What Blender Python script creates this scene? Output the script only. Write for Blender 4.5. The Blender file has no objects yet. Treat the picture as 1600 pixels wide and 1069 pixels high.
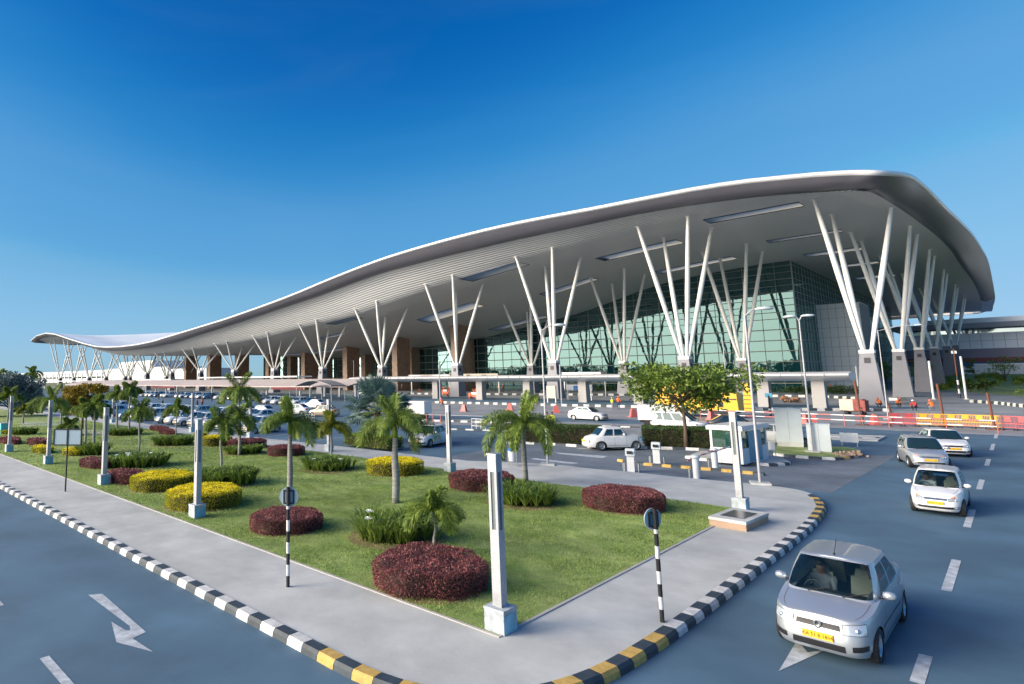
import bpy, bmesh, math, random
import numpy as np
from mathutils import Vector, Matrix, Euler
R_ = math.radians
random.seed(7); rng = np.random.default_rng(7)
scene = bpy.context.scene
COL = scene.collection

# ------------------------------------------------------------------ camera
FPX, PX0, PY0 = 935.0, 552.0, 472.0          # lens in photo pixels (1600 wide), principal point
PITCH, ROLL, CAMH, YAW = math.atan(116.5/FPX), math.atan(0.0115), 5.0, R_(47.7339)
_f = Vector((-math.sin(YAW)*math.cos(PITCH), math.cos(YAW)*math.cos(PITCH), math.sin(PITCH)))
_r0 = Vector((math.cos(YAW), math.sin(YAW), 0)); _u0 = _r0.cross(_f)
_c, _s = math.cos(ROLL), math.sin(ROLL)
_r = _r0*_c - _u0*_s; _u = _r0*_s + _u0*_c
CAMP = Vector((0, 0, CAMH))
cam_d = bpy.data.cameras.new('camera'); cam = bpy.data.objects.new('camera', cam_d); COL.objects.link(cam)
cam.matrix_world = Matrix(((_r.x, _u.x, -_f.x, 0), (_r.y, _u.y, -_f.y, 0), (_r.z, _u.z, -_f.z, CAMH), (0, 0, 0, 1)))
cam_d.sensor_width = 36; cam_d.lens = 36*FPX/1600
cam_d.shift_x = (800-PX0)/1600; cam_d.shift_y = -(534.5-PY0)/1600
cam_d.clip_start = 0.1; cam_d.clip_end = 9000
scene.camera = cam

# ------------------------------------------------------------------ world, sun, exposure
SUN_EL, SUN_AZ = R_(16.0), R_(214.0)      # azimuth clockwise from +Y : behind the camera, to the left
world = bpy.data.worlds.new('World'); scene.world = world; world.use_nodes = True
wn = world.node_tree; wn.nodes.clear()
sky = wn.nodes.new('ShaderNodeTexSky'); sky.sky_type = 'NISHITA'; sky.sun_disc = False
sky.sun_elevation = SUN_EL; sky.sun_rotation = SUN_AZ; sky.air_density = 1.0; sky.dust_density = 0.4; sky.ozone_density = 3.0; sky.altitude = 900
bgn = wn.nodes.new('ShaderNodeBackground'); bgn.inputs[1].default_value = 0.15
wo = wn.nodes.new('ShaderNodeOutputWorld')
def wvm(op, a=None, b=None, sc=None):
    n = wn.nodes.new('ShaderNodeVectorMath'); n.operation = op
    for i, v in enumerate((a, b)):
        if v is None: continue
        if isinstance(v, tuple): n.inputs[i].default_value = v
        else: wn.links.new(v, n.inputs[i])
    if sc is not None:
        if isinstance(sc, float): n.inputs['Scale'].default_value = sc
        else: wn.links.new(sc, n.inputs['Scale'])
    return n
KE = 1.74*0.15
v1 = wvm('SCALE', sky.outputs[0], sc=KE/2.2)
cv = wn.nodes.new('ShaderNodeRGBCurve'); wn.links.new(v1.outputs[0], cv.inputs['Color'])
for ci, pts in enumerate(([(.15, .001), (.215, .022), (.288, .085), (.33, .10), (.40, .12), (.47, .18), (.77, .26), (1.2, .32), (1.8, .37)], [(.30, .122), (.41, .225), (.54, .335), (.62, .365), (.70, .39), (.80, .45), (1.1, .52), (1.5, .56), (2.0, .60)], [(.59, .445), (.75, .575), (.94, .68), (1.1, .715), (1.2, .74), (1.4, .79), (1.7, .82), (2.1, .85)])):
    c_ = cv.mapping.curves[ci]
    for x_, y_ in pts: c_.points.new(x_/2.2, y_)
    c_.points[-1].location = (1.0, pts[-1][1]+.02)
cv.mapping.update()
# warm glow added to the sky round the sun, behind the camera, as soft fill
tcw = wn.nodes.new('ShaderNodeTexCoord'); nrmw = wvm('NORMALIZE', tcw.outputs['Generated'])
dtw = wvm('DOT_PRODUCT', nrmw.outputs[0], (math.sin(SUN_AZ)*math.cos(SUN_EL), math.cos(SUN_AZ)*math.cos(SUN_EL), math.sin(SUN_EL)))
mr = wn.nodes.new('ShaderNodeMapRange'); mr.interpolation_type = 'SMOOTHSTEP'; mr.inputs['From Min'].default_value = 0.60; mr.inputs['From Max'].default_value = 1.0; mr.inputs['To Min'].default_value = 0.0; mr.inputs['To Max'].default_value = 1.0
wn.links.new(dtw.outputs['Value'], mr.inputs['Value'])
FILL_GLOW = 5.6
gl_ = wvm('SCALE', (1.0*FILL_GLOW, .86*FILL_GLOW, .66*FILL_GLOW), sc=mr.outputs[0])
mpw = wn.nodes.new('ShaderNodeMapping'); mpw.inputs['Scale'].default_value = (1.2, 1.2, 5.0); mpw.inputs['Rotation'].default_value = (R_(12), R_(-9), 0); wn.links.new(nrmw.outputs[0], mpw.inputs[0])
nzw = wn.nodes.new('ShaderNodeTexNoise'); nzw.inputs['Scale'].default_value = 1.6; nzw.inputs['Detail'].default_value = 7; nzw.inputs['Distortion'].default_value = .6; wn.links.new(mpw.outputs[0], nzw.inputs['Vector'])
mrw = wn.nodes.new('ShaderNodeMapRange'); mrw.inputs['From Min'].default_value = .42; mrw.inputs['From Max'].default_value = .80; mrw.inputs['To Max'].default_value = .022; wn.links.new(nzw.outputs[0], mrw.inputs['Value'])
cir = wvm('SCALE', (.8, .85, .75), sc=mrw.outputs[0]); cvc = wvm('ADD', cv.outputs[0], cir.outputs[0])
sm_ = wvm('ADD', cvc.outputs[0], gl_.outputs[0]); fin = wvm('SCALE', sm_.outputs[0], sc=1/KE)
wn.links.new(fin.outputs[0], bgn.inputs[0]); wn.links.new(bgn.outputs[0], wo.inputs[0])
sl = bpy.data.lights.new('sun', 'SUN'); sl.energy = 2.6; sl.angle = R_(24.0); sl.color = (1.0, 0.86, 0.70)
so = bpy.data.objects.new('sun', sl); COL.objects.link(so)
sd = Vector((math.sin(SUN_AZ)*math.cos(SUN_EL), math.cos(SUN_AZ)*math.cos(SUN_EL), math.sin(SUN_EL)))
so.rotation_euler = sd.to_track_quat('Z', 'Y').to_euler()
scene.view_settings.view_transform = 'Standard'; scene.view_settings.look = 'None'
scene.view_settings.exposure = 0.8; scene.view_settings.gamma = 1.0
scene.render.engine = 'CYCLES'
scene.cycles.max_bounces = 6; scene.cycles.transparent_max_bounces = 12

# ------------------------------------------------------------------ survey helpers (measured picks -> places in the world)
def ray(px, py): return _f + _r*((px-PX0)/FPX) - _u*((py-PY0)/FPX)
def G(px, py, z=0.0):
    d = ray(px, py); return CAMP + d*((z-CAMH)/d.z)
def onY(px, py, Y):
    d = ray(px, py); return CAMP + d*(Y/d.y)
def onX(px, py, X):
    d = ray(px, py); return CAMP + d*(X/d.x)
def ppm(px, py, z=0.0):   # photo pixels per metre at a ground point
    return FPX/((G(px, py, z)-CAMP).dot(_f))
def smooth(t):
    t = min(1, max(0, t)); return t*t*(3-2*t)
def interp(x, xs, ys): return float(np.interp(x, xs, ys))

# ------------------------------------------------------------------ materials
def mat(name, col, rough=0.6, metal=0.0, var=0.0, scale=4.0, bump=0.0, bscale=None, col2=None, detail=4, spec=0.5, stretch=None, trans=None):
    m = bpy.data.materials.new(name); m.use_nodes = True
    nt = m.node_tree; b = nt.nodes['Principled BSDF']
    b.inputs['Roughness'].default_value = rough; b.inputs['Metallic'].default_value = metal
    b.inputs['Specular IOR Level'].default_value = spec
    b.inputs['Base Color'].default_value = (*col, 1)
    if var or col2 or bump:
        tc = nt.nodes.new('ShaderNodeTexCoord'); src = tc.outputs['Object']
        if stretch:
            mp = nt.nodes.new('ShaderNodeMapping'); mp.inputs['Scale'].default_value = stretch
            nt.links.new(src, mp.inputs[0]); src = mp.outputs[0]
    if var or col2:
        n = nt.nodes.new('ShaderNodeTexNoise'); n.inputs['Scale'].default_value = scale; n.inputs['Detail'].default_value = detail
        nt.links.new(src, n.inputs['Vector'])
        rp = nt.nodes.new('ShaderNodeValToRGB')
        c2 = col2 if col2 else tuple(min(1, c*(1+var)) for c in col)
        c1 = col if col2 else tuple(c*(1-var) for c in col)
        rp.color_ramp.elements[0].color = (*c1, 1); rp.color_ramp.elements[1].color = (*c2, 1)
        rp.color_ramp.elements[0].position = 0.35; rp.color_ramp.elements[1].position = 0.65
        nt.links.new(n.outputs[0], rp.inputs[0]); nt.links.new(rp.outputs[0], b.inputs['Base Color'])
    if bump:
        n2 = nt.nodes.new('ShaderNodeTexNoise'); n2.inputs['Scale'].default_value = bscale or scale*8; n2.inputs['Detail'].default_value = 5
        nt.links.new(src, n2.inputs['Vector'])
        bp = nt.nodes.new('ShaderNodeBump'); bp.inputs['Strength'].default_value = bump; bp.inputs['Distance'].default_value = 0.02
        nt.links.new(n2.outputs[0], bp.inputs['Height']); nt.links.new(bp.outputs[0], b.inputs['Normal'])
    return m
def leafmat(name, c1, c2, rough=0.55, trans=0.25):
    """leaf colour varies per clump and per leaf, a little light passes through"""
    m = bpy.data.materials.new(name); m.use_nodes = True; nt = m.node_tree
    b = nt.nodes['Principled BSDF']; out = nt.nodes['Material Output']
    b.inputs['Roughness'].default_value = rough
    geo = nt.nodes.new('ShaderNodeNewGeometry'); tc = nt.nodes.new('ShaderNodeTexCoord')
    n = nt.nodes.new('ShaderNodeTexNoise'); n.inputs['Scale'].default_value = 2.2; n.inputs['Detail'].default_value = 3
    nt.links.new(tc.outputs['Object'], n.inputs['Vector'])
    mx = nt.nodes.new('ShaderNodeMath'); mx.operation = 'MULTIPLY_ADD'; mx.inputs[1].default_value = 0.45
    nt.links.new(geo.outputs['Random Per Island'], mx.inputs[0]); nt.links.new(n.outputs[0], mx.inputs[2])
    rp = nt.nodes.new('ShaderNodeValToRGB')
    rp.color_ramp.elements[0].color = (*c1, 1); rp.color_ramp.elements[1].color = (*c2, 1)
    rp.color_ramp.elements[0].position = 0.45; rp.color_ramp.elements[1].position = 1.0
    nt.links.new(mx.outputs[0], rp.inputs[0]); nt.links.new(rp.outputs[0], b.inputs['Base Color'])
    t = nt.nodes.new('ShaderNodeBsdfTranslucent'); nt.links.new(rp.outputs[0], t.inputs[0])
    ms = nt.nodes.new('ShaderNodeMixShader'); ms.inputs[0].default_value = trans
    nt.links.new(b.outputs[0], ms.inputs[1]); nt.links.new(t.outputs[0], ms.inputs[2]); nt.links.new(ms.outputs[0], out.inputs[0])
    return m
def glassmat(name, dif, glo, fac, rough=0.03, alpha=0.0, wob=0.0):
    m = bpy.data.materials.new(name); m.use_nodes = True; nt = m.node_tree; nt.nodes.clear()
    out = nt.nodes.new('ShaderNodeOutputMaterial')
    d = nt.nodes.new('ShaderNodeBsdfDiffuse'); d.inputs[0].default_value = (*dif, 1)
    base = d
    if alpha:
        t = nt.nodes.new('ShaderNodeBsdfTransparent'); t.inputs[0].default_value = (0.75, 0.88, 0.9, 1)
        a = nt.nodes.new('ShaderNodeMixShader'); a.inputs[0].default_value = alpha
        nt.links.new(d.outputs[0], a.inputs[1]); nt.links.new(t.outputs[0], a.inputs[2]); base = a
    g = nt.nodes.new('ShaderNodeBsdfGlossy'); g.inputs['Color'].default_value = (*glo, 1); g.inputs['Roughness'].default_value = rough
    if wob:
        tc = nt.nodes.new('ShaderNodeTexCoord'); n = nt.nodes.new('ShaderNodeTexNoise'); n.inputs['Scale'].default_value = 0.35; n.inputs['Detail'].default_value = 2
        bp = nt.nodes.new('ShaderNodeBump'); bp.inputs['Strength'].default_value = wob; bp.inputs['Distance'].default_value = 0.1
        nt.links.new(tc.outputs['Object'], n.inputs['Vector']); nt.links.new(n.outputs[0], bp.inputs['Height']); nt.links.new(bp.outputs[0], g.inputs['Normal'])
    fr = nt.nodes.new('ShaderNodeFresnel'); fr.inputs[0].default_value = 1.5
    ad = nt.nodes.new('ShaderNodeMath'); ad.operation = 'ADD'; ad.use_clamp = True; ad.inputs[1].default_value = fac
    nt.links.new(fr.outputs[0], ad.inputs[0])
    ms = nt.nodes.new('ShaderNodeMixShader')
    nt.links.new(ad.outputs[0], ms.inputs[0]); nt.links.new(base.outputs[0], ms.inputs[1]); nt.links.new(g.outputs[0], ms.inputs[2])
    nt.links.new(ms.outputs[0], out.inputs[0])
    return m
M = {}
M['asphalt'] = mat('asphalt', (0.074, 0.140, 0.205), 0.75, var=0.16, scale=0.35, bump=0.25, bscale=60, detail=8, spec=0.4)
M['concrete_road'] = mat('concrete_road', (0.23, 0.25, 0.27), 0.8, var=0.12, scale=0.3, bump=0.1, bscale=30, detail=8)
M['old_asphalt'] = mat('old_asphalt', (0.125, 0.155, 0.19), 0.8, var=0.14, scale=0.4, bump=0.2, bscale=50, detail=8)
M['pavement'] = mat('pavement', (0.435, 0.45, 0.44), 0.85, var=0.10, scale=0.7, bump=0.15, bscale=25, detail=8)
M['earth'] = mat('earth', (0.13, 0.15, 0.07), 0.95, var=0.3, scale=0.05)
M['soil'] = mat('soil', (0.20, 0.13, 0.08), 0.95, var=0.3, scale=2)
M['lawn'] = mat('lawn', (0.15, 0.23, 0.055), 0.9, scale=0.9, detail=9, col2=(0.30, 0.36, 0.12), bump=0.6, bscale=22)
M['white_paint'] = mat('white_paint', (0.62, 0.62, 0.62), 0.6, var=0.1, scale=6)
M['road_paint'] = mat('road_paint', (0.42, 0.46, 0.50), 0.7, var=0.18, scale=5, detail=8)
M['kerb_white'] = mat('kerb_white', (0.56, 0.56, 0.55), 0.7, var=0.12, scale=7)
M['kerb_black'] = mat('kerb_black', (0.035, 0.05, 0.065), 0.6, var=0.2, scale=7)
M['kerb_yellow'] = mat('kerb_yellow', (0.50, 0.33, 0.09), 0.7, var=0.15, scale=7)
M['black'] = mat('black', (0.015, 0.016, 0.02), 0.45)
M['rubber'] = mat('rubber', (0.02, 0.02, 0.022), 0.8)
M['steel'] = mat('steel', (0.42, 0.43, 0.45), 0.45, 0.6)
M['lamp_metal'] = mat('lamp_metal', (0.40, 0.41, 0.44), 0.5, 0.25, var=0.05, scale=3)
M['plinth'] = mat('plinth', (0.38, 0.43, 0.47), 0.8, var=0.15, scale=5, bump=0.2)
M['plinth_sky_tint'] = mat('plinth_sky_tint', (0.20, 0.42, 0.55), 0.7, var=0.2, scale=4)  # plinth colour with the blue of skylight mixed in
M['diffuser'] = mat('diffuser', (0.16, 0.19, 0.19), 0.2, spec=0.8)
M['strut'] = mat('strut', (0.78, 0.77, 0.74), 0.4, var=0.03, scale=1)
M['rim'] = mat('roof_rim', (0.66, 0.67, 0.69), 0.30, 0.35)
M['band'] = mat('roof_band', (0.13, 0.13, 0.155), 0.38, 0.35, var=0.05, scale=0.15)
M['seam'] = mat('seam', (0.12, 0.12, 0.13), 0.6)
M['rooftop'] = mat('rooftop', (0.84, 0.88, 0.90), 0.45, 0.0, var=0.08, scale=0.05)
M['pedestal'] = mat('pedestal', (0.185, 0.19, 0.225), 0.5, var=0.05, scale=0.6)
M['pier'] = mat('stone_pier', (0.34, 0.20, 0.13), 0.35, var=0.2, scale=0.8)
M['cladding'] = mat('cladding', (0.70, 0.75, 0.78), 0.4, 0.1)
M['wing_grey'] = mat('wing_grey', (0.80, 0.82, 0.86), 0.5, var=0.05, scale=0.1)
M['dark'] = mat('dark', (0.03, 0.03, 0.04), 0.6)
M['maroon'] = mat('maroon', (0.22, 0.035, 0.05), 0.5)
M['mullion'] = mat('mullion', (0.42, 0.42, 0.38), 0.4, 0.4)
M['glasswall'] = glassmat('glass_wall', (0.004, 0.034, 0.042), (0.44, 0.70, 0.70), 0.13, 0.015, wob=0.08)
M['glassblue'] = glassmat('glass_blue', (0.02, 0.06, 0.08), (0.8, 0.95, 1.0), 0.25, 0.03)
M['canopy_white'] = mat('canopy_white', (0.66, 0.66, 0.66), 0.4, 0.1, var=0.04, scale=0.4)
M['canopy_tan'] = mat('canopy_tan', (0.46, 0.40, 0.38), 0.6, var=0.06, scale=0.3)
M['orange'] = mat('orange_plastic', (0.75, 0.16, 0.06), 0.5)
M['redp'] = mat('red_plastic', (0.50, 0.07, 0.08), 0.45)
M['pinkred'] = mat('faded_red_plastic', (0.52, 0.13, 0.12), 0.5)
M['yellowp'] = mat('yellow_plastic', (0.78, 0.38, 0.02), 0.5)
M['yellow_machine'] = mat('yellow_machine', (0.75, 0.42, 0.02), 0.4, var=0.06, scale=1)
M['cabinet'] = mat('cabinet', (0.50, 0.56, 0.60), 0.5, var=0.04, scale=2)
M['kiosk_white'] = mat('kiosk_white', (0.60, 0.63, 0.66), 0.45, var=0.05, scale=3)
M['blue'] = mat('blue_plastic', (0.02, 0.16, 0.45), 0.45)
M['turq'] = mat('turquoise', (0.10, 0.50, 0.58), 0.5)
M['sign_back'] = mat('sign_back', (0.34, 0.45, 0.52), 0.45, 0.3)
M['sign_blue'] = mat('sign_blue', (0.05, 0.28, 0.42), 0.4)
M['sign_pale'] = mat('sign_pale', (0.42, 0.50, 0.54), 0.5)
M['rust'] = mat('rust', (0.16, 0.06, 0.04), 0.8)
M['trunk'] = mat('palm_trunk', (0.25, 0.245, 0.24), 0.85, stretch=(1, 1, 9), var=0.28, scale=1.6, bump=0.6, bscale=3)
M['bark'] = mat('bark', (0.10, 0.07, 0.05), 0.9, var=0.3, scale=4, bump=0.8)
M['skin'] = mat('skin', (0.25, 0.12, 0.07), 0.6)
M['hair'] = mat('hair', (0.012, 0.01, 0.01), 0.5)
M['flower'] = mat('flower_white', (0.75, 0.78, 0.72), 0.6)
M['panel_black'] = mat('granite_panel', (0.03, 0.035, 0.05), 0.25)
M['palm_a'] = leafmat('palm_leaf', (0.06, 0.115, 0.018), (0.32, 0.43, 0.08))
M['palm_y'] = leafmat('palm_leaf_yellow', (0.12, 0.16, 0.02), (0.34, 0.36, 0.05))
M['palm_blue'] = leafmat('fan_palm_leaf', (0.08, 0.15, 0.14), (0.24, 0.33, 0.29), trans=0.15)
M['hedge_red'] = leafmat('hedge_red', (0.11, 0.035, 0.042), (0.36, 0.12, 0.125))
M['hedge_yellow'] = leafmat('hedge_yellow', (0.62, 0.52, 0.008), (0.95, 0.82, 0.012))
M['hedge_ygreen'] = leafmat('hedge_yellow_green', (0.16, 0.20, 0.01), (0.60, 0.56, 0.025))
M['hedge_green'] = leafmat('hedge_green', (0.015, 0.04, 0.01), (0.07, 0.13, 0.025))
M['hedge_lime'] = leafmat('hedge_lime', (0.08, 0.15, 0.02), (0.34, 0.44, 0.06))
M['lily'] = leafmat('lily_leaf', (0.04, 0.10, 0.016), (0.30, 0.42, 0.07))
M['tree_leaf'] = leafmat('tree_leaf', (0.035, 0.08, 0.012), (0.22, 0.32, 0.045))
M['tree_yellow'] = leafmat('tree_leaf_yellow', (0.08, 0.09, 0.01), (0.48, 0.32, 0.03))
M['bush_blue'] = leafmat('bush_grey_blue', (0.06, 0.10, 0.10), (0.20, 0.27, 0.27))
M['grass_blade'] = leafmat('grass_blade', (0.13, 0.23, 0.04), (0.38, 0.48, 0.14), trans=0.35)
def grime(m, fine=140.0, fs=.10, big=.09, bs=.06, stretch=(1, 1, 1), bc=(.5, .5, .5)):
    nt = m.node_tree; b = nt.nodes['Principled BSDF']; src = b.inputs['Base Color'].links[0].from_socket; tc = nt.nodes.new('ShaderNodeTexCoord')
    mp = nt.nodes.new('ShaderNodeMapping'); mp.inputs['Scale'].default_value = stretch; nt.links.new(tc.outputs['Object'], mp.inputs[0])
    cur = src
    for sc, amt, vec in ((fine, fs, tc.outputs['Object']), (big, bs*4, mp.outputs[0]), (big*9, bs*2, mp.outputs[0])):
        n = nt.nodes.new('ShaderNodeTexNoise'); n.inputs['Scale'].default_value = sc; n.inputs['Detail'].default_value = 6; n.inputs['Roughness'].default_value = .65; nt.links.new(vec, n.inputs['Vector'])
        r = nt.nodes.new('ShaderNodeMapRange'); r.inputs['From Min'].default_value = .3; r.inputs['From Max'].default_value = .7; r.inputs['To Min'].default_value = 1-amt; r.inputs['To Max'].default_value = 1+amt; nt.links.new(n.outputs[0], r.inputs[0])
        v = nt.nodes.new('ShaderNodeVectorMath'); v.operation = 'SCALE'; nt.links.new(cur, v.inputs[0]); nt.links.new(r.outputs[0], v.inputs['Scale']); cur = v.outputs[0]
    nt.links.new(cur, b.inputs['Base Color'])
grime(M['asphalt'], 90, .22, .12, .035); grime(M['pavement'], 60, .07, .25, .035); grime(M['concrete_road'], 60, .1, .2, .05); grime(M['old_asphalt'], 80, .18, .25, .06); grime(M['lawn'], 30, .2, .35, .09)
for k_ in ('kerb_white', 'kerb_black', 'kerb_yellow', 'road_paint', 'plinth', 'lamp_metal'): grime(M[k_], 35, .10, 2.5, .04)
def soffit_mat():
    m = mat('soffit', (0.6, 0.58, 0.55), 0.42, 0.15)
    nt = m.node_tree; b = nt.nodes['Principled BSDF']
    tc = nt.nodes.new('ShaderNodeTexCoord'); sx = nt.nodes.new('ShaderNodeSeparateXYZ')
    w = nt.nodes.new('ShaderNodeMath'); w.operation = 'MULTIPLY'; w.inputs[1].default_value = 2*math.pi/0.62
    fd = nt.nodes.new('ShaderNodeMapRange'); fd.inputs['From Min'].default_value = 108; fd.inputs['From Max'].default_value = 124; fd.inputs['To Min'].default_value = 1; fd.inputs['To Max'].default_value = .12; nt.links.new(sx.outputs['Y'], fd.inputs['Value'])
    sraw = nt.nodes.new('ShaderNodeMath'); sraw.operation = 'SINE'
    s = nt.nodes.new('ShaderNodeMath'); s.operation = 'MULTIPLY'
    nt.links.new(tc.outputs['Object'], sx.inputs[0]); at = nt.nodes.new('ShaderNodeAttribute'); at.attribute_name = 'arc'; nt.links.new(at.outputs['Fac'], w.inputs[0]); nt.links.new(w.outputs[0], sraw.inputs[0]); nt.links.new(sraw.outputs[0], s.inputs[0]); nt.links.new(fd.outputs[0], s.inputs[1])
    bp = nt.nodes.new('ShaderNodeBump'); bp.inputs['Strength'].default_value = 0.6; bp.inputs['Distance'].default_value = 0.12
    nt.links.new(s.outputs[0], bp.inputs['Height']); nt.links.new(bp.outputs[0], b.inputs['Normal'])
    rp = nt.nodes.new('ShaderNodeValToRGB'); rp.color_ramp.elements[0].color = (0.30, 0.31, 0.315, 1); rp.color_ramp.elements[1].color = (0.66, 0.67, 0.67, 1)
    rp.color_ramp.elements[0].position = 0.0; rp.color_ramp.elements[1].position = 0.7
    ma = nt.nodes.new('ShaderNodeMath'); ma.operation = 'MULTIPLY_ADD'; ma.inputs[1].default_value = 0.5; ma.inputs[2].default_value = 0.5
    nt.links.new(s.outputs[0], ma.inputs[0]); nt.links.new(ma.outputs[0], rp.inputs[0]); nt.links.new(rp.outputs[0], b.inputs['Base Color'])
    return m
M['soffit'] = soffit_mat()
def sky_pane():
    m = bpy.data.materials.new('skylight_pane'); m.use_nodes = True; nt = m.node_tree; nt.nodes.clear()
    out = nt.nodes.new('ShaderNodeOutputMaterial'); t = nt.nodes.new('ShaderNodeBsdfTranslucent'); t.inputs[0].default_value = (0.80, 0.76, 0.62, 1)
    d = nt.nodes.new('ShaderNodeBsdfDiffuse'); d.inputs[0].default_value = (0.45, 0.6, 0.64, 1)
    ms = nt.nodes.new('ShaderNodeMixShader'); ms.inputs[0].default_value = 0.25
    nt.links.new(t.outputs[0], ms.inputs[1]); nt.links.new(d.outputs[0], ms.inputs[2]); nt.links.new(ms.outputs[0], out.inputs[0])
    return m
M['sky_pane'] = sky_pane()

# ------------------------------------------------------------------ mesh helpers
class MB:
    def __init__(s): s.v = []; s.f = []; s.m = []
    def add(s, vs, fs, mi=0):
        o = len(s.v); s.v.extend([tuple(v) for v in vs]); s.f.extend([tuple(i+o for i in f) for f in fs]); s.m.extend([mi]*len(fs))
    def box(s, c, d, rz=0.0, mi=0, taper=(1, 1)):
        """c = centre of the bottom face, d = full sizes"""
        cs, sn = math.cos(rz), math.sin(rz); vs = []
        for z, tx, ty in ((0, 1, 1), (d[2], taper[0], taper[1])):
            for x, y in ((-1, -1), (1, -1), (1, 1), (-1, 1)):
                X, Y = x*d[0]/2*tx, y*d[1]/2*ty
                vs.append((c[0]+X*cs-Y*sn, c[1]+X*sn+Y*cs, c[2]+z))
        s.add(vs, [(3, 2, 1, 0), (4, 5, 6, 7), (0, 1, 5, 4), (1, 2, 6, 5), (2, 3, 7, 6), (3, 0, 4, 7)], mi)
    def tube(s, pts, rad, n=8, mi=0, caps=True):
        pts = [Vector(p) for p in pts]; k = len(pts)
        rads = rad if isinstance(rad, (list, tuple)) else [rad]*k
        vs = []; ref = None
        for i, p in enumerate(pts):
            d = (pts[min(i+1, k-1)]-pts[max(i-1, 0)]).normalized()
            if ref is None: ref = Vector((0, 0, 1)) if abs(d.z) < 0.9 else Vector((1, 0, 0))
            a = d.cross(ref); a.normalize(); b = a.cross(d); ref = b
            for j in range(n):
                t = 2*math.pi*j/n; vs.append(p+(a*math.cos(t)+b*math.sin(t))*rads[i])
        fs = [(i*n+j, i*n+(j+1) % n, (i+1)*n+(j+1) % n, (i+1)*n+j) for i in range(k-1) for j in range(n)]
        if caps: fs += [tuple(range(n-1, -1, -1)), tuple((k-1)*n+j for j in range(n))]
        s.add(vs, fs, mi)
    def bar(s, a, b, w, mi=0): s.tube([a, b], w/math.sqrt(2), 4, mi)
    def prism(s, poly, z0, z1, mi=0, mside=None):
        n = len(poly); vs = [(p[0], p[1], z0) for p in poly]+[(p[0], p[1], z1) for p in poly]
        s.add(vs, [tuple(range(n, 2*n)), tuple(range(n-1, -1, -1))], mi)
        s.add(vs, [(i, (i+1) % n, n+(i+1) % n, n+i) for i in range(n)], mi if mside is None else mside)
    def grid(s, rows, mi=0, skip=None, flip=False):
        nr, nc = len(rows), len(rows[0]); vs = [p for r in rows for p in r]; fs = []
        for i in range(nr-1):
            for j in range(nc-1):
                if skip and skip(i, j): continue
                q = (i*nc+j, i*nc+j+1, (i+1)*nc+j+1, (i+1)*nc+j)
                fs.append(q[::-1] if flip else q)
        s.add(vs, fs, mi)
    def lathe(s, prof, n=20, c=(0, 0, 0), axis='z', mi=0):
        vs = []
        for r, h in prof:
            for j in range(n):
                t = 2*math.pi*j/n; x, y = r*math.cos(t), r*math.sin(t)
                vs.append((c[0]+x, c[1]+y, c[2]+h) if axis == 'z' else (c[0]+x, c[1]+h, c[2]+y))
        k = len(prof)
        s.add(vs, [(i*n+j, i*n+(j+1) % n, (i+1)*n+(j+1) % n, (i+1)*n+j) for i in range(k-1) for j in range(n)], mi)
    def build(s, name, mats, parent=None, smooth=False, weld=False, loc=None):
        me = bpy.data.meshes.new(name); me.from_pydata(s.v, [], s.f)
        if not isinstance(mats, (list, tuple)): mats = [mats]
        for m in mats: me.materials.append(m)
        if len(mats) > 1: me.polygons.foreach_set('material_index', s.m)
        if weld:
            bm = bmesh.new(); bm.from_mesh(me); bmesh.ops.remove_doubles(bm, verts=bm.verts, dist=0.0005)
            bmesh.ops.recalc_face_normals(bm, faces=bm.faces); bm.to_mesh(me); bm.free()
        if smooth:
            me.polygons.foreach_set('use_smooth', [True]*len(me.polygons))
            if smooth != True: me.set_sharp_from_angle(angle=R_(smooth))
        me.update()
        o = bpy.data.objects.new(name, me); COL.objects.link(o)
        if parent: o.parent = parent
        if loc: o.location = loc
        return o
def nparr(name, V, F, mats, parent=None, loc=None, smooth=False):
    """mesh from numpy arrays; F is (n,3) or (n,4)"""
    me = bpy.data.meshes.new(name); nv, nf, k = len(V), len(F), F.shape[1]
    me.vertices.add(nv); me.vertices.foreach_set('co', np.asarray(V, np.float32).ravel())
    me.loops.add(nf*k); me.loops.foreach_set('vertex_index', np.asarray(F, np.int32).ravel())
    me.polygons.add(nf); me.polygons.foreach_set('loop_start', np.arange(0, nf*k, k, dtype=np.int32)); me.polygons.foreach_set('loop_total', np.full(nf, k, np.int32))
    for m in (mats if isinstance(mats, (list, tuple)) else [mats]): me.materials.append(m)
    me.update(calc_edges=True); me.validate()
    o = bpy.data.objects.new(name, me); COL.objects.link(o)
    if parent: o.parent = parent
    if loc: o.location = loc
    return o
def tag(o, label=None, cat=None, group=None, kind=None):
    if label: o['label'] = label
    if cat: o['category'] = cat
    if group: o['group'] = group
    if kind: o['kind'] = kind
    return o
def thing(name, label, cat, loc=(0, 0, 0), rz=0.0, group=None, sc=1.0):
    o = bpy.data.objects.new(name, None); COL.objects.link(o); o.location = loc; o.rotation_euler = (0, 0, rz); o.scale = (sc, sc, sc); o.empty_display_size = 0.3
    return tag(o, label, cat, group)
KIDS = {}
def kids(o): return [c for c in bpy.data.objects if c.parent == o]
def copy_tree(o, parent=None, memo=None):
    if o.name not in KIDS: KIDS[o.name] = kids(o)
    c = o.copy(); COL.objects.link(c)
    if parent: c.parent = parent
    for ch in KIDS[o.name]: copy_tree(ch, c)
    return c
def place(o, loc, rz=0.0, label=None, group=None, sc=None):
    o.location = loc; o.rotation_euler = (0, 0, rz)
    if sc: o.scale = (sc, sc, sc) if not isinstance(sc, tuple) else sc
    if label: o['label'] = label
    if group: o['group'] = group
    return o
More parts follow.
